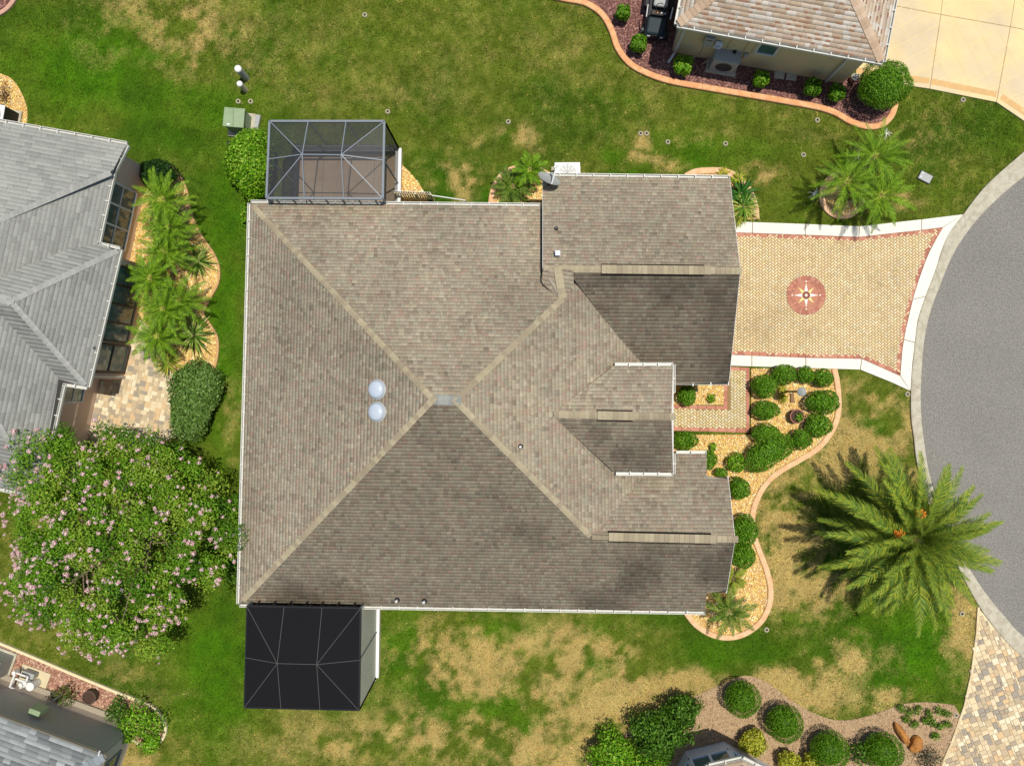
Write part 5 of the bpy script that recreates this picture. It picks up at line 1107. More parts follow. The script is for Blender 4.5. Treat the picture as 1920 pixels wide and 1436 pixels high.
# ------------------------------------------------------------------ crape myrtle
def crape():
    rng = np.random.default_rng(99); c = P(198, 1012, 3.2); Rr = 3.95; base = Vector((c.x+.2, c.y+.05, 0))
    t = thing('crape_myrtle', 'large crape myrtle tree covered in pink flower clusters', 'tree', base)
    tr = MB()
    ends = []
    for k in range(6):
        a = k*1.05+.3; r1 = rng.uniform(.9, 1.5); p1 = base+Vector((.15*math.cos(a), .15*math.sin(a), 0)); p2 = base+Vector((.55*math.cos(a), .55*math.sin(a), 1.3)); p3 = base+Vector((r1*math.cos(a), r1*math.sin(a), 2.5))
        tr.tube([p1, p2, p3], [.09, .07, .05], 7); ends.append((p3, a))
    tr.build('trunk', M['twig'], t); br = MB(); clumps = []
    for i in range(250):
        d = rng.normal(size=3); d /= np.linalg.norm(d); d[2] = abs(d[2])*1.0-.12; ph = math.atan2(d[1], d[0]); lump = 1+.09*math.sin(3*ph+1)+.06*math.sin(5*ph+2)+.05*math.sin(9*ph)
        r = (.58+.44*rng.random()**.55)*lump; q = np.array([c.x, c.y, 2.35])+d*np.array([Rr, Rr*.98, 2.05])*r; clumps.append((q, d, r))
        if i % 3 == 0:
            e = ends[i % 6][0]; br.tube([e, (e+Vector(q))/2+Vector((0, 0, .25)), Vector(q)], [.03, .018, .008], 5)
    br.build('branches', M['twig'], t)
    P_, N_, C_ = [], [], []
    for (q, d, r) in clumps:
        n = int(rng.uniform(300, 460)); s = rng.uniform(.38, .62); a = rng.normal(size=(n, 3)); a /= np.linalg.norm(a, axis=1, keepdims=True)
        rad = rng.random(n)**.45; p = q+a*rad[:, None]*np.array([s, s, s*.75]); P_.append(p); N_.append(a*.6+np.array([0, 0, .7])+rng.normal(0, .5, (n, 3)))
        tone = rng.choice([0, 0, 1, 2]); C_.append(pal(rng, n, [[A(124, 172, 36), A(106, 154, 30), A(142, 188, 52)], [A(156, 188, 56), A(176, 200, 72), A(136, 176, 46)], [A(96, 144, 34), A(80, 126, 28), A(110, 158, 40)]][tone], .15))
    P_ = np.concatenate(P_); N_ = np.concatenate(N_); C_ = np.concatenate(C_); n = len(P_); s = rng.uniform(.052, .098, n)
    T, F = QUAD; V = np.einsum('nij,nkj->nki', leaf_rot(N_, rng), T[None]*np.stack([s*.62, s*1.1, s], 1)[:, None, :])+P_[:, None, :]
    me = np_mesh('crown', V.reshape(-1, 3), (F[None]+(np.arange(n)*4)[:, None, None]).reshape(-1, 4), M['leaf'], np.repeat(C_, 4, 0)); link(bpy.data.objects.new('crown', me), t)
    # flower clusters
    PK = [A(255, 206, 204, 1.3), A(250, 184, 196, 1.3), A(255, 224, 214, 1.3), A(240, 166, 184, 1.3), A(255, 236, 218, 1.3)]; FM = []
    for k in range(5):
        m = 46; a = rng.normal(size=(m, 3)); a /= np.linalg.norm(a, axis=1, keepdims=True); p = a*rng.random((m, 1))**.5*np.array([.10, .10, .11])
        p[:, 2] += .05; s = rng.uniform(.035, .065, m); V = np.einsum('nij,nkj->nki', leaf_rot(a+rng.normal(0, .4, (m, 3)), rng), T[None]*np.stack([s, s, s], 1)[:, None, :])+p[:, None, :]
        FM.append(np_mesh('flower_cluster', V.reshape(-1, 3), (F[None]+(np.arange(m)*4)[:, None, None]).reshape(-1, 4), M['petal'], np.repeat(pal(rng, m, PK, .06), 4, 0)))
    cnt = 0
    while cnt < 760:
        q, d, r = clumps[rng.integers(len(clumps))]
        if d[2] < -.05 and rng.random() < .6: continue
        lowleft = (d[0]*-.6+d[1]*-.7)
        if rng.random() > .7+.4*lowleft: continue
        a = np.array(d)*.8+rng.normal(0, .45, 3); a[2] = abs(a[2])+.25; a /= np.linalg.norm(a); p = q+a*np.array([.55, .55, .45])
        if cnt < 300: o = link(bpy.data.objects.new('flower_cluster', FM[cnt % 5]), t); o.location = p; o.rotation_euler = (rng.uniform(-.5, .5), rng.uniform(-.5, .5), rng.uniform(0, 6.28)); sc = rng.uniform(.5, 1.0); o.scale = (sc, sc, sc)
        else: extra.append(p)
        cnt += 1
    me0 = FM[0]; v0 = np.array([x.co[:] for x in me0.vertices]); f0 = np.array([list(x.vertices) for x in me0.polygons]); m = len(extra)
    me = scatter('flower_clusters', v0, f0, np.array(extra), rotmats(m, rng, .5), rng.uniform(.35, .8, m), np.ones((m, 3)), M['petal'])
    me.color_attributes.remove(me.color_attributes['tint']); set_tint(me, pal(rng, len(v0)*m//4, PK, .06).repeat(4, 0)); o = link(bpy.data.objects.new('flower_clusters', me), t); o['kind'] = 'stuff'
extra = []; crape()

# ------------------------------------------------------------------ palms
M['frond_stalk'] = mat('frond_stalk', A(176, 168, 84), .7, 12, .15)
def frond_mesh(seed, L_, rise, droop, leaf, nl, sweep, cols, wleaf, vee=.5, rach=.018, curl=0.0, dens_from=.12):
    "a feather frond along +x: rachis plus two ranks of leaflets"
    rng = np.random.default_rng(seed); V = []; F = []; C = []
    def pt(s): return np.array([L_*(s-.10*s*s), curl*s*s*L_, L_*(rise*s-droop*s**2.2)])
    for i in range(8):
        s0, s1 = i/8, (i+1)/8; a, b = pt(s0), pt(s1); w0, w1 = rach*(1-s0*.8), rach*(1-s1*.8); k = len(V)
        V += [a+[0, -w0, 0], a+[0, w0, 0], b+[0, w1, 0], b+[0, -w1, 0]]; F.append([k, k+1, k+2, k+3]); C += [cols[-1]]*4
    for i in range(nl):
        s = dens_from+(1-dens_from)*(i+.5)/nl; p = pt(s); d = pt(min(1, s+.02))-pt(s-.02); d /= np.linalg.norm(d); up = np.array([0, 0, 1])-d*d[2]; up /= np.linalg.norm(up); sd_ = np.cross(d, up)
        prof = min(1, (s-dens_from)/.16+.35)*(1-max(0, s-.55)/.45*.72)
        for sg in (-1, 1):
            sw = sweep*rng.uniform(.8, 1.2)+.3*s; ll = leaf*prof*rng.uniform(.85, 1.12); dr = d*math.sin(sw)+(sd_*sg*math.cos(vee)+up*math.sin(vee)*rng.uniform(.4, 1.3))*math.cos(sw); dr /= np.linalg.norm(dr)
            mid = p+dr*ll*.55; tip = p+dr*ll+np.array([0, 0, -.22*ll]); wv = np.cross(dr, up)*0+d*wleaf*.5; k = len(V)
            V += [p-wv*.6, p+wv*.6, mid+wv, mid-wv, tip]; F += [[k, k+1, k+2, k+3], [k+3, k+2, k+4, k+4]]; cc = np.array(cols[rng.integers(len(cols)-1)])*rng.uniform(.85, 1.15); C += [cc]*5
    me = bpy.data.meshes.new('frond'); FF = [f if f[2] != f[3] else f[:3] for f in F]; me.from_pydata([tuple(v) for v in V], [], FF); me.update(); set_tint(me, np.array(C)); me.materials.append(M['frond']); return me
def palm(name, label, crown, base, L_, nf, cols, leaf, nl, trunk_r, seed, elev=(0.15, 1.15), wleaf=.028, dead=0, group=None, cat='palm tree', deadcols=None, nvar=4, sweep=.55, droop=.5, roll=.35, skew=0.0, vee=.5):
    rng = random.Random(seed); crown = Vector(crown); base = Vector(base); t = thing(name, label, cat, base, group)
    mid = base.lerp(crown, .5)+Vector((rng.uniform(-.08, .08), rng.uniform(-.08, .08), 0)); n = 9; b = MB(); pts = []; rs = []
    for i in range(n+1):
        s = i/n; p = base*(1-s)**2+mid*2*s*(1-s)+crown*s*s; pts.append(p); rs.append(trunk_r*(1.15-.25*s)*(1.0 if i % 2 else 1.14))
    b.tube(pts, rs, 10); b.build('trunk', M['bark'], t)
    ms = [frond_mesh(seed*31+k, L_, .0, droop*(.7+.2*k/nvar), leaf, nl, sweep, cols, wleaf, vee=vee, curl=rng.uniform(-.06, .06)) for k in range(nvar)]
    dm = [frond_mesh(seed*31+90+k, L_*.8, .0, .75, leaf*.7, nl//2, sweep+.3, deadcols or [A(176, 160, 132), A(150, 130, 104), A(196, 184, 160), A(170, 150, 120)], wleaf) for k in range(2)] if dead else []
    for k in range(nf+dead):
        f = k/max(1, nf-1); az = k*2.39996+rng.uniform(-.15, .15); isd = k >= nf
        el = rng.uniform(-.55, -.2) if isd else elev[0]+(elev[1]-elev[0])*(1-f)**1.0
        o = link(bpy.data.objects.new('dead_frond' if isd else 'frond', dm[k % 2] if isd else ms[k % nvar]), t)
        R_ = Matrix.Rotation(az, 4, 'Z') @ Matrix.Rotation(-el, 4, 'Y') @ Matrix.Rotation(rng.uniform(-roll, roll), 4, 'X'); sc = rng.uniform(.86, 1.08)*(1-.38*max(0, el-.55))*(1-skew*math.cos(az)) 
        o.matrix_basis = Matrix.Translation(crown+Vector((math.cos(az), math.sin(az), 0))*trunk_r*.5) @ R_ @ Matrix.Scale(sc, 4)
        if isd: o['label'] = 'dried grey brown frond'
    return t
DATE = [A(134, 164, 62), A(112, 144, 52), A(160, 180, 60), A(98, 130, 50), A(192, 198, 62), A(160, 176, 96)]
dcrown = P(1716, 1010, 2.35); dbase = P(1728, 1030, 0); dbase = Vector((dcrown.x+.05, dcrown.y-.03, 0))
dp = palm('date_palm', 'big feathery date palm with orange fruit beside the road', dcrown, dbase, 3.0, 86, DATE, .43, 88, .26, 5, elev=(-.02, 1.45), wleaf=.034, nvar=6, sweep=.62, droop=.40, roll=.2, skew=.12, vee=.45)
for k, (u, v, z) in enumerate([(1727, 964, 3.8), (1686, 1001, 3.75)]):
    c = P(u, v, z); rng = np.random.default_rng(k); m = 120; a = rng.normal(size=(m, 3)); a /= np.linalg.norm(a, axis=1, keepdims=True); p = np.array(c)+a*rng.random((m, 1))**.5*np.array([.16, .16, .14])
    me = scatter('fruit_cluster', ICO[0], ICO[1], p, rotmats(m, rng), np.full(m, .024), np.ones((m, 3)), M['orange']); o = link(bpy.data.objects.new('fruit_cluster', me), dp)
    MB().tube([dcrown, (dcrown+c)/2+Vector((0, 0, .25)), c], .02, 6).build('fruit_stalk', M['frond_stalk'], o)
PYG = [A(126, 170, 34), A(108, 150, 28), A(152, 190, 46), A(90, 134, 26), A(186, 202, 76)]
def pyg(label, u, v, z, bu, bv, L_=1.1, nf=20, seed=1, dead=2, group='pygmy palms', cols=PYG, elev=(-.05, 1.1)):
    return palm('pygmy_palm', label, P(u, v, z), P(bu, bv, 0), L_, nf, cols, .24, 32, .075, seed, elev=elev, wleaf=.030, dead=dead, group=group, nvar=4, droop=.55, sweep=.62, roll=.2, vee=.35)
pyg('pygmy palm standing over the round ring on the lawn', 1588, 341, 1.5, 1583, 368, 1.35, 20, 11, 2, 'pygmy palm cluster on the lawn'); pyg('pygmy palm leaning right of the lawn ring', 1653, 366, 1.35, 1590, 372, 1.3, 20, 12, 3, 'pygmy palm cluster on the lawn'); pyg('pygmy palm leaning up from the lawn ring', 1640, 292, 1.5, 1592, 362, 1.35, 20, 13, 4, 'pygmy palm cluster on the lawn')
LG = 'pygmy palms in the left gravel bed'
pyg('topmost pygmy palm of the left gravel bed, by the dark shrub', 306, 374, 1.5, 334, 396, 1.15, 24, 21, 8, LG); pyg('pygmy palm second from the top in the left gravel bed', 318, 425, 1.3, 344, 441, 1.1, 22, 22, 9, LG); pyg('pygmy palm in the middle of the left gravel bed, third from top', 312, 470, 1.2, 342, 482, 1.1, 22, 23, 9, LG)
pyg('pygmy palm nearest the big dark windows', 282, 521, 1.4, 308, 530, 1.0, 20, 24, 5, LG); pyg('pygmy palm reaching toward the lawn below the bare gravel', 336, 564, 1.1, 358, 572, 1.15, 22, 25, 8, LG); pyg('pygmy palm beside the lower dark window', 306, 578, 1.3, 330, 588, 1.05, 22, 26, 8, LG); pyg('lowest pygmy palm of the left bed, beside the patio', 296, 630, 1.2, 322, 634, 1.1, 22, 27, 10, LG)
pyg('sparse pygmy palm at the lower tip of the front bed', 1367, 1146, .9, 1360, 1122, 1.0, 15, 31, 2, 'front bed palms', [A(104, 142, 40), A(88, 126, 34), A(150, 166, 66), A(76, 112, 34), A(170, 176, 90)])
pyg('thin yellowing palm sprout at the roof corner by the front bed', 1375, 1085, .35, 1372, 1086, .55, 8, 32, 0, 'front bed palms', [A(170, 180, 60), A(140, 160, 50), A(186, 190, 90), A(120, 140, 50)])
pyg('feathery cycad in the bed behind the satellite dish', 962, 350, .45, 962, 352, .85, 20, 33, 1, 'dish bed plants', [A(112, 148, 46), A(92, 126, 38), A(150, 166, 70), A(76, 112, 36), A(160, 170, 80)], (.05, 1.0))
pyg('small upright palm at the edge of the dish bed', 994, 318, .8, 990, 330, .7, 14, 34, 0, 'dish bed plants')

def strap_plant(label, u, v, L_, n, cols, seed, w=.045, h=.5, group=None, name='strap_plant'):
    rng = np.random.default_rng(seed); c = P(u, v, .15); V = []; F = []; C = []
    for k in range(n):
        az = k*2.4+rng.uniform(-.2, .2); el = rng.uniform(.25, 1.2); ll = L_*rng.uniform(.7, 1.1); d = np.array([math.cos(az), math.sin(az), 0]); s_ = np.array([-d[1], d[0], 0]); col = np.array(cols[rng.integers(len(cols))])*rng.uniform(.85, 1.15); b = len(V)
        for i in range(5):
            s = i/4; ww = w*(.6+.8*s if s < .5 else 2.0*(1-s)+.05); p = np.array([c.x, c.y, .05])+d*ll*s*math.cos(el*(1-.35*s))+np.array([0, 0, ll*(math.sin(el)*s-.55*s*s)+.05]); V += [p-s_*ww/2, p+s_*ww/2+np.array([0, 0, .006])]; C += [col, col*1.12]
        F += [[b+2*i, b+2*i+1, b+2*i+3, b+2*i+2] for i in range(4)]
    t = thing(name, label, 'plant', (c.x, c.y, 0), group); link(bpy.data.objects.new('leaves', np_mesh('leaves', np.array(V), F, M['leaf'], np.array(C))), t); MB().lathe((c.x, c.y, 0), [(.06, 0), (.05, .12), (.02, .18)], 8).build('stem', M['twig'], t)
STR = [A(120, 160, 56), A(92, 136, 40), A(164, 184, 90), A(70, 110, 34), A(196, 204, 120)]
strap_plant('strappy green lily spreading over the left bed edge', 364, 628, 1.15, 60, STR, 1, .06); strap_plant('strappy lily below the upper bed curve by the bare gravel', 372, 490, .95, 46, STR, 2, .055); strap_plant('yellow green strappy plant at the top edge of the patio', 316, 681, .8, 44, [A(190, 196, 70), A(150, 172, 56), A(208, 208, 90)], 3, .05)
strap_plant('dark strappy plant with long blades at the garage corner', 1390, 362, .8, 60, [A(60, 116, 34), A(46, 96, 30), A(80, 134, 44)], 4, .055); strap_plant('light strappy plant at the lower end of the garage corner bed', 1394, 388, .85, 70, [A(120, 160, 50), A(160, 184, 70), A(96, 140, 40), A(200, 204, 100)], 5, .05); strap_plant('small yellow strappy plant at the tip of the garage corner', 1384, 335, .42, 24, [A(190, 196, 60), A(160, 176, 50)], 6, .05); strap_plant('small yellow strappy plant at the driveway edge', 1382, 410, .45, 24, [A(186, 190, 54), A(150, 164, 46)], 7, .05); strap_plant('low yellow plant under the garage gutter end', 1357, 325, .36, 22, [A(210, 196, 80), A(180, 180, 60)], 8, .05)

# ================================================================== small things
def box_thing(name, label, cat, u, v, group=None): return thing(name, label, cat, P(u, v), group)
# electrical transformer
c = P(455, 236); t = thing('transformer_box', 'pale green utility transformer box on the lawn by the lanai', 'utility box', c); rz = math.radians(-5)
MB().box((c.x, c.y, .04), .98, .92, .12, rz).build('pad', M['curb'], t); MB().box((c.x, c.y, .45), .72, .66, .72, rz).build('cabinet', M['green_box'], t, bevel=.02); MB().box((c.x-.0, c.y, .83), .78, .72, .05, rz).build('lid', M['green_box'], t, bevel=.015)
MB().bar((c.x-.02, c.y+.34, .858), (c.x-.02, c.y-.34, .858), .008, .006).build('lid_seam', M['dark_metal'], t); MB().box((c.x-.2, c.y-.25, .857), .12, .05, .004, rz).build('sticker', M['white'], t)
c2 = P(482, 232); s_ = thing('concrete_strip', 'narrow grey concrete pad beside the transformer box', 'concrete pad', c2); MB().box((c2.x, c2.y, .04), .2, .62, .1, math.radians(-12)).build('block', M['grey_metal'], s_)
for u, v, r, h, lb, m, du in ((462, 147, .12, .86, 'taller white cable pedestal near the top left', M['white'], 0), (461, 170, .10, .62, 'shorter cream cable pedestal beside the transformer', M['stucco_cream'], 0)):
    c = P(u, v); t = thing('cable_pedestal', lb, 'pedestal', c, 'cable pedestals'); MB().lathe(c, [(r, 0), (r, h*.9)], 18).build('tube', M['grey_metal'] if r > .11 else m, t); MB().lathe(c+Vector((0, 0, h*.88)), [(r*1.12, 0), (r*1.12, .07), (r*.9, .11), (.001, .12)], 18).build('cap', M['white'], t)
c = P(431, 271); t = thing('valve_cap', 'small dark valve cap in the grass by the green shrub', 'valve', c); MB().lathe(c, [(.09, 0), (.09, .10), (.07, .14), (.001, .15)], 12).build('body', M['dark_metal'], t)
RINGS = [(684, 29, 'by itself high in the upper lawn'), (727, 210, 'just above the screened lanai corner'), (953, 229, 'above the dish bed'), (1201, 251, 'left of a touching pair above the garage'), (1212, 251, 'right of a touching pair above the garage'), (1252, 267, 'right of the pair above the garage roof'), (1360, 270, 'above the garage roof\'s right end'), (1532, 226, 'under the orange edging\'s bend'), (1506, 291, 'left of the pygmy palm cluster'), (1657, 314, 'between two crowns of the pygmy palm cluster'), (1805, 188, 'under the ochre driveway'), (447, 191, 'left of two between pedestal and transformer'), (470, 191, 'right of two between pedestal and transformer'), (1701, 739, 'at the road end of the driveway\'s lower strip'), (1792, 1340, 'on the edge of the paver driveway'), (1437, 1180, 'outside the lower tip of the front bed'), (1803, 1150, 'in the dead grass by the lower kerb')]
ringm = mat('ring_concrete', A(206, 196, 164), .85, 20, .15)
for u, v, lb in RINGS:
    c = P(u, v); t = thing('sprinkler_ring', 'pale concrete sprinkler ring '+lb, 'sprinkler ring', c, 'concrete sprinkler rings')
    MB().lathe(c, [(.045, -.02), (.05, .04), (.07, .055), (.09, .04), (.10, -.02)][::-1], 18).build('ring', ringm, t); b = MB(); b.lathe(c, [(.03, -.01), (.03, .035), (.001, .04)], 10); b.build('sprinkler_head', M['black'], t)
c = P(1734, 333); t = thing('meter_cover', 'grey water meter cover plate in the lawn near the road', 'meter cover', c); rz = math.radians(-28)
MB().box((c.x, c.y, .015), .52, .36, .05, rz).build('frame', M['dark_metal'], t, bevel=.01); MB().box((c.x, c.y, .045), .46, .30, .02, rz).build('lid', M['grey_metal'], t)
for k in (-.06, .09):
    p = c+Matrix.Rotation(rz, 3, 'Z') @ Vector((-.16, k, .056)); MB().lathe(p, [(.035, 0), (.03, .008), (.001, .01)], 10).build('knob', M['white'], t)
# lamp post and pot in the front bed
c = P(1471, 734); t = thing('lamp_post', 'black garden lamp post with grey round lantern in the front bed', 'lamp', c); zt = 1.45
MB().tube([c, c+Vector((0, 0, zt))], .035, 10).build('post', M['black'], t); MB().lathe(c, [(.09, 0), (.07, .08), (.035, .12)], 14).build('base', M['black'], t)
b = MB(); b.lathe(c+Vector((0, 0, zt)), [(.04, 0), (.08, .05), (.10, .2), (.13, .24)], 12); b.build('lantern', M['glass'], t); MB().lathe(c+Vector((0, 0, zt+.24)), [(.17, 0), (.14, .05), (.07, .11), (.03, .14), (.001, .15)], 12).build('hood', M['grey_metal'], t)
c = P(1484, 746); t = thing('garden_post', 'short brown wooden marker post lying by the lamp post', 'post', c); MB().box((c.x, c.y, .05), .13, .36, .10, .02).build('board', mat('weathered_brown', A(150, 118, 84), .9, 12, .25, .3, 50), t, bevel=.01)
c = P(1488, 780); t = thing('flower_pot', 'round terracotta pot with a small plant in the front bed', 'pot', c); MB().lathe(c, [(.17, 0), (.24, .3), (.27, .33), (.27, .38), (.235, .38), (.22, .33)], 24).build('bowl', M['terracotta'], t); MB().lathe(c, [(.228, .3), (.22, .34), (.001, .35)], 20).build('soil', M['soil'], t)
rng = np.random.default_rng(6); n = 90; p = np.array(c)+np.stack([.06+rng.normal(0, .06, n), -.03+rng.normal(0, .06, n), .38+rng.random(n)*.12], 1); T, F = QUAD; V = np.einsum('nij,nkj->nki', leaf_rot(rng.normal(0, .6, (n, 3))+np.array([0, 0, 1]), rng), T[None]*.07)+p[:, None, :]
link(bpy.data.objects.new('plant', np_mesh('plant', V.reshape(-1, 3), (F[None]+(np.arange(n)*4)[:, None, None]).reshape(-1, 4), M['leaf'], np.repeat(pal(rng, n, G1, .1), 4, 0))), t)
# picket fence by the lanai
fa, fb_ = P(738, 358, 1.05), P(806, 361, 1.05); t = thing('picket_fence', 'short cream picket fence panel between lanai and house wall', 'fence', gp((fa+fb_)/2, 0))
for k in range(16):
    p = fa.lerp(fb_, k/15); MB().bar(gp(p, .05), gp(p, 1.05), .05, .025, up=Vector((0, 1, 0))).build('picket', M['white'], t)
for z in (.25, .85): MB().bar(gp(fa, z)+Vector((0, -.03, 0)), gp(fb_, z)+Vector((0, -.03, 0)), .03, .07).build('rail', M['stucco_cream'], t)
for k in (0, .58, 1): p = fa.lerp(fb_, k); MB().bar(gp(p, 0)+Vector((.03, -.08, 0)), gp(p, 1.1)+Vector((.03, -.08, 0)), .06, .06).build('post', M['stucco_cream'], t)
t = thing('rail_pole', 'thin white pole running along the eave from the picket fence', 'pole', gp(fb_, 0)); MB().tube([P(806, 366, .95), P(873, 376, .95)], .022, 8).build('pole', M['white'], t); MB().tube([P(872, 376, .95), gp(P(872, 376, .95), 0)], .022, 8).build('support', M['white'], t)
# stepping stones, hose reel, cart by the red mulch
for u, v, lb in ((1460, 142, 'left'), (1483, 145, 'right')):
    c = P(u, v); t = thing('stepping_stone', f'{lb} one of two pale stepping stones under the olive wall', 'stepping stone', c, 'stepping stones'); MB().box((c.x, c.y, .06), .40, .30, .06, -.18).build('slab', M['curb'], t, bevel=.03)
c = P(1597, 151); t = thing('garden_ornament', 'small round reddish ornament at the driveway corner by the big ball', 'ornament', c); MB().lathe(c, [(.12, 0), (.13, .1), (.10, .2), (.11, .26), (.001, .27)], 16).build('bowl', M['terracotta'], t); MB().lathe(c+Vector((0, 0, .26)), [(.14, 0), (.14, .03), (.001, .035)], 16).build('rim', M['grey_metal'], t)
c = P(1376, 136); t = thing('cleanout_cap', 'tiny white round cap beside the grey air conditioner', 'pipe cap', c); MB().lathe(c, [(.06, 0), (.06, .10), (.001, .11)], 12).build('cap', M['white'], t)
def cart():
    c = P(1226, 62); rz = math.radians(-8); R_ = Matrix.Rotation(rz, 3, 'Z'); w = lambda x, y, z: Vector(c)+R_ @ Vector((x, y, z))
    t = thing('garden_cart', 'black open riding cart with grey seat parked on red mulch', 'cart', c)
    def bx(nm, x, y, z, sx, sy, sz, m, bev=.03, par=t): return MB().box(w(x, y, z), sx, sy, sz, rz).build(nm, m, par, bevel=bev)
    body = bx('body', 0, .35, .42, .84, 1.5, .28, M['black'], .06)
    b = MB(); b.hexa([w(-.42, -.40, .30), w(.36, -.40, .30), w(.38, .22, .34), w(-.40, .22, .34), w(-.36, -.36, .62), w(.30, -.36, .62), w(.34, .20, .78), w(-.36, .20, .78)]); b.build('hood', M['teal'], t, bevel=.06)
    bx('dash', 0, .30, .80, .62, .16, .14, M['black']); 
    for k, m in enumerate((M['terracotta'], M['orange'], M['white'], M['dome'])): MB().lathe(w(-.2+.14*k, .30, .87), [(.03, 0), (.025, .03), (.001, .035)], 10).build('dash_knob', m, t)
    bx('seat', .02, .88, .74, .52, .58, .16, M['grey_metal'], .06); bx('backrest', .02, 1.2, 1.0, .52, .12, .5, M['grey_metal'], .05)
    b = MB(); b.tube([w(.0+.16*math.cos(a), .46+.12*math.sin(a), .98+.05*math.sin(a)) for a in np.linspace(0, 2*math.pi, 18)], .014, 6); b.build('steering_wheel', M['black'], t); MB().tube([w(0, .34, .82), w(0, .46, .98)], .018, 6).build('steering_column', M['black'], t)
    for sx in (-1, 1):
        bx('fender', sx*.46, 1.0, .55, .16, .7, .08, M['black'], .03); MB().tube([w(sx*.44, .15, .8), w(sx*.46, .5, 1.0)], .022, 6).build('grab_handle', M['white'], t); bx('headlight', sx*.24, -.41, .5, .12, .03, .09, M['dome'], .01)
        for y, r in ((-.1, .2), (1.0, .25)):
            wh = MB(); wh.tube([w(sx*.40, y, r), w(sx*.52, y, r)], r, 18); o = wh.build('wheel', M['black'], t); MB().tube([w(sx*.521, y, r), w(sx*.53, y, r)], r*.5, 12).build('rim', M['grey_metal'], o)
cart()
# rocks in the brown bed
for pts_, h, lb, rz in (((1688, 1373, .16, .44), .34, 'long orange rock slab beside the topiary balls', .55), ((1714, 1392, .24, .30), .30, 'rounded tan orange rock below the long one', -.4)):
    u, v, sx, sy = pts_; c = P(u, v); t = thing('garden_rock', lb, 'rock', c, 'orange garden rocks'); bm = bmesh.new(); bmesh.ops.create_icosphere(bm, subdivisions=3, radius=1); rr_ = random.Random(int(u))
    for q_ in bm.verts:
        n_ = float(fbm(np.array([q_.co.x*2+u]), np.array([q_.co.y*2+q_.co.z*1.7]), .9, 5)[0]); q_.co *= .8+.5*n_; q_.co = Vector((max(-.8, min(.8, q_.co.x))*sx, q_.co.y*sy, max(-.3, q_.co.z)*h*.7+.1))
    bmesh.ops.rotate(bm, verts=bm.verts, matrix=Matrix.Rotation(rz, 3, 'Z')); bmesh.ops.translate(bm, verts=bm.verts, vec=c); me = bpy.data.meshes.new('rock'); bm.to_mesh(me); bm.free(); me.materials.append(M['rock']); link(bpy.data.objects.new('boulder', me), t)
# lower left equipment
c = P(177, 1300); t = thing('flower_pot', 'brown tub of soil in the chip bed at the lower left', 'pot', c); MB().lathe(c, [(.22, 0), (.27, .36), (.25, .40), (.22, .38), (.22, .30)], 24).build('bowl', mat('brown_tub', A(112, 92, 78), .8, 12, .15), t); MB().lathe(c, [(.225, .25), (.22, .33), (.001, .34)], 20).build('soil', M['soil'], t)
c = P(28, 1232); rz = math.radians(-20); ac_unit('air_conditioner', 'grey topped air conditioner at the lower left picture edge', (c.x-.45, c.y-.12, .02), rz, .8, .75, .7, 'grey')
padp = PP([(45, 1243), (98, 1262), (84, 1300), (30, 1281)]); t = thing('pump_pad', 'white pool pump pipework on a cream pad at the lower left', 'pump', padp[3]); MB().prism(padp, -.02, .08).build('pad', M['stucco_cream'], t)
rg = random.Random(3); pc = sum(padp, Vector((0, 0, 0)))/4; dx = (padp[1]-padp[0]).normalized(); dy = (padp[3]-padp[0]).normalized(); q = lambda x, y, z: pc+dx*x+dy*y+Vector((0, 0, z))
for path in ([(-.5, -.3, .1), (-.5, -.3, .55), (-.1, -.3, .55), (.1, -.25, .3)], [(-.45, .0, .1), (-.45, 0, .4), (.1, .0, .4), (.1, .2, .2)], [(-.5, -.3, .5), (-.5, .3, .5), (-.3, .45, .3)], [(.0, -.3, .5), (.0, .1, .5), (-.2, .3, .35)]):
    MB().tube([q(*p) for p in path], .04, 8).build('pipe', M['white'], t)
for p in ((-.5, -.3, .5), (0, -.05, .45), (-.15, .1, .4)): MB().tube([q(p[0], p[1], p[2]-.1), q(p[0], p[1], p[2]+.12)], .075, 10).build('valve', M['white'], t)
MB().box(q(-.1, -.25, .25), .5, .22, .3, math.atan2(dx.y, dx.x)).build('motor', M['grey_metal'], t, bevel=.05); MB().tube([q(.2, .05, .1), q(.2, .05, .5)], .16, 14).build('filter', M['white'], t)
c = P(44, 1296); t = thing('hose_reel', 'round cream hose reel against the lower left wall', 'hose reel', c); b = MB(); b.lathe(c+Vector((0, 0, .62)), [(.17, 0), (.17, .07), (.12, .09), (.11, .04), (.001, .04)], 20); b.build('drum', M['stucco_cream'], t); MB().tube([c, c+Vector((0, 0, .66))], .03, 8).build('stand', M['stucco_cream'], t)
c = P(80, 1305); t = thing('meter_box', 'pale grey utility box on the lower left house wall', 'utility box', gp(c, 0)); wq = fB[0].lerp(fB[1], .66)-bk*0; wq = P(72, 1331, 1.5); MB().box(wq, .42, .24, .5, math.radians(-20)).build('cabinet', M['green_box'], t, bevel=.02); MB().tube([wq-Vector((0, 0, .25)), gp(wq, .1)], .03, 8).build('conduit', M['grey_metal'], t)
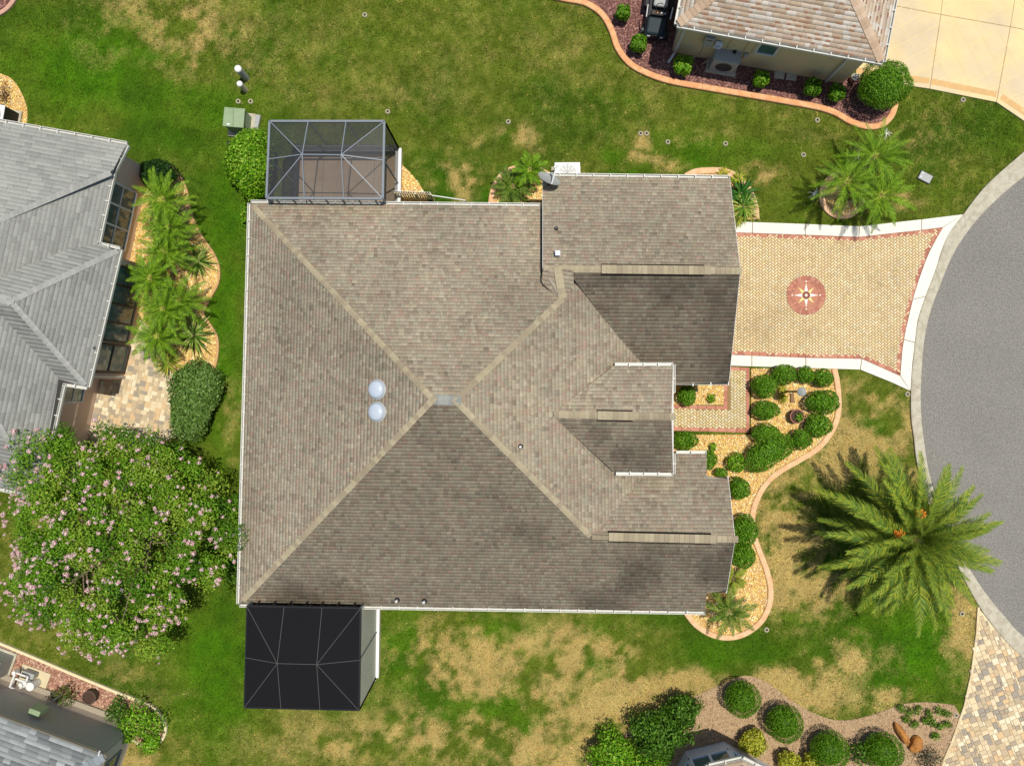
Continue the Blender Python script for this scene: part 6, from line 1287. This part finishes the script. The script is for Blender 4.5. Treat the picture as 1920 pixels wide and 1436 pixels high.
for u, v in ((1662, 251), (1608, 293), (1527, 363)):
    c = P(u, v, .12); t = thing('spider_flower', {1662: 'white spidery flower right of the orange edging bend', 1608: 'white spidery flower at the top of the palm cluster', 1527: 'white spidery flower left of the lawn ring'}[u], 'flower', gp(c, 0), 'white spidery flowers'); b = MB(); rg = random.Random(u)
    for k in range(9): a = k*.7+rg.random(); l = rg.uniform(.12, .3); b.tube([c, c+Vector((math.cos(a)*l*.6, math.sin(a)*l*.6, .06)), c+Vector((math.cos(a)*l, math.sin(a)*l, -.02))], [.012, .01, .004], 5)
    b.build('petals', M['white'], t); MB().tube([gp(c, 0), c], .012, 5).build('stem', M['twig'], t)
c = P(8, 172); t = shrub('twiggy_shrub', 'bare brown twiggy shrub on gravel at the far upper left', 'shrub', 4, 175, 16, 26, .5, [A(150, 110, 70), A(120, 86, 56)], seed=30, leaf=.06, n=200, core=False, loose=.6)

# ================================================================== grass blades
rng = np.random.default_rng(8); n = 520000
x = rng.uniform(-21.5, 20.5, n); y = rng.uniform(-16.2, 16.2, n); k = np.ones(n, bool)
for poly in EXCL: k &= ~in_poly(x, y, poly)
x, y = x[k], y[k]; n = len(x); C = lawn_colour(x, y, rng, True)*np.exp(rng.normal(0, .26, (n, 1)))*(1+rng.normal(0, .07, (n, 3)))*1.12
wd_ = rng.uniform(.022, .045, n); hgt = rng.uniform(.04, .10, n); scl = np.stack([wd_, hgt, hgt], 1)
T = np.array([(-.5, 0, 0), (.5, 0, 0), (0, 0, 1.0)]); a = rng.uniform(0, 6.283, n); l = rng.uniform(.75, 1.42, n); ca, sa, cl, sl = np.cos(a), np.sin(a), np.cos(l), np.sin(l); R_ = np.zeros((n, 3, 3))
R_[:, 0, 0] = ca; R_[:, 1, 0] = sa; R_[:, 0, 2] = -sa*sl; R_[:, 1, 2] = ca*sl; R_[:, 2, 2] = cl; R_[:, 0, 1] = -sa*cl; R_[:, 1, 1] = ca*cl; R_[:, 2, 1] = -sl
me = scatter('grass', T, np.array([[0, 1, 2]]), np.stack([x, y, np.full(n, -.012)], 1), R_, scl, np.clip(C, .003, .85), M['blade'])
g_ = struct('grass', me, 'stuff'); tag(g_, 'short patchy lawn grass, green and dried tan', 'grass')
print('objects', len(bpy.data.objects), 'blades', n)
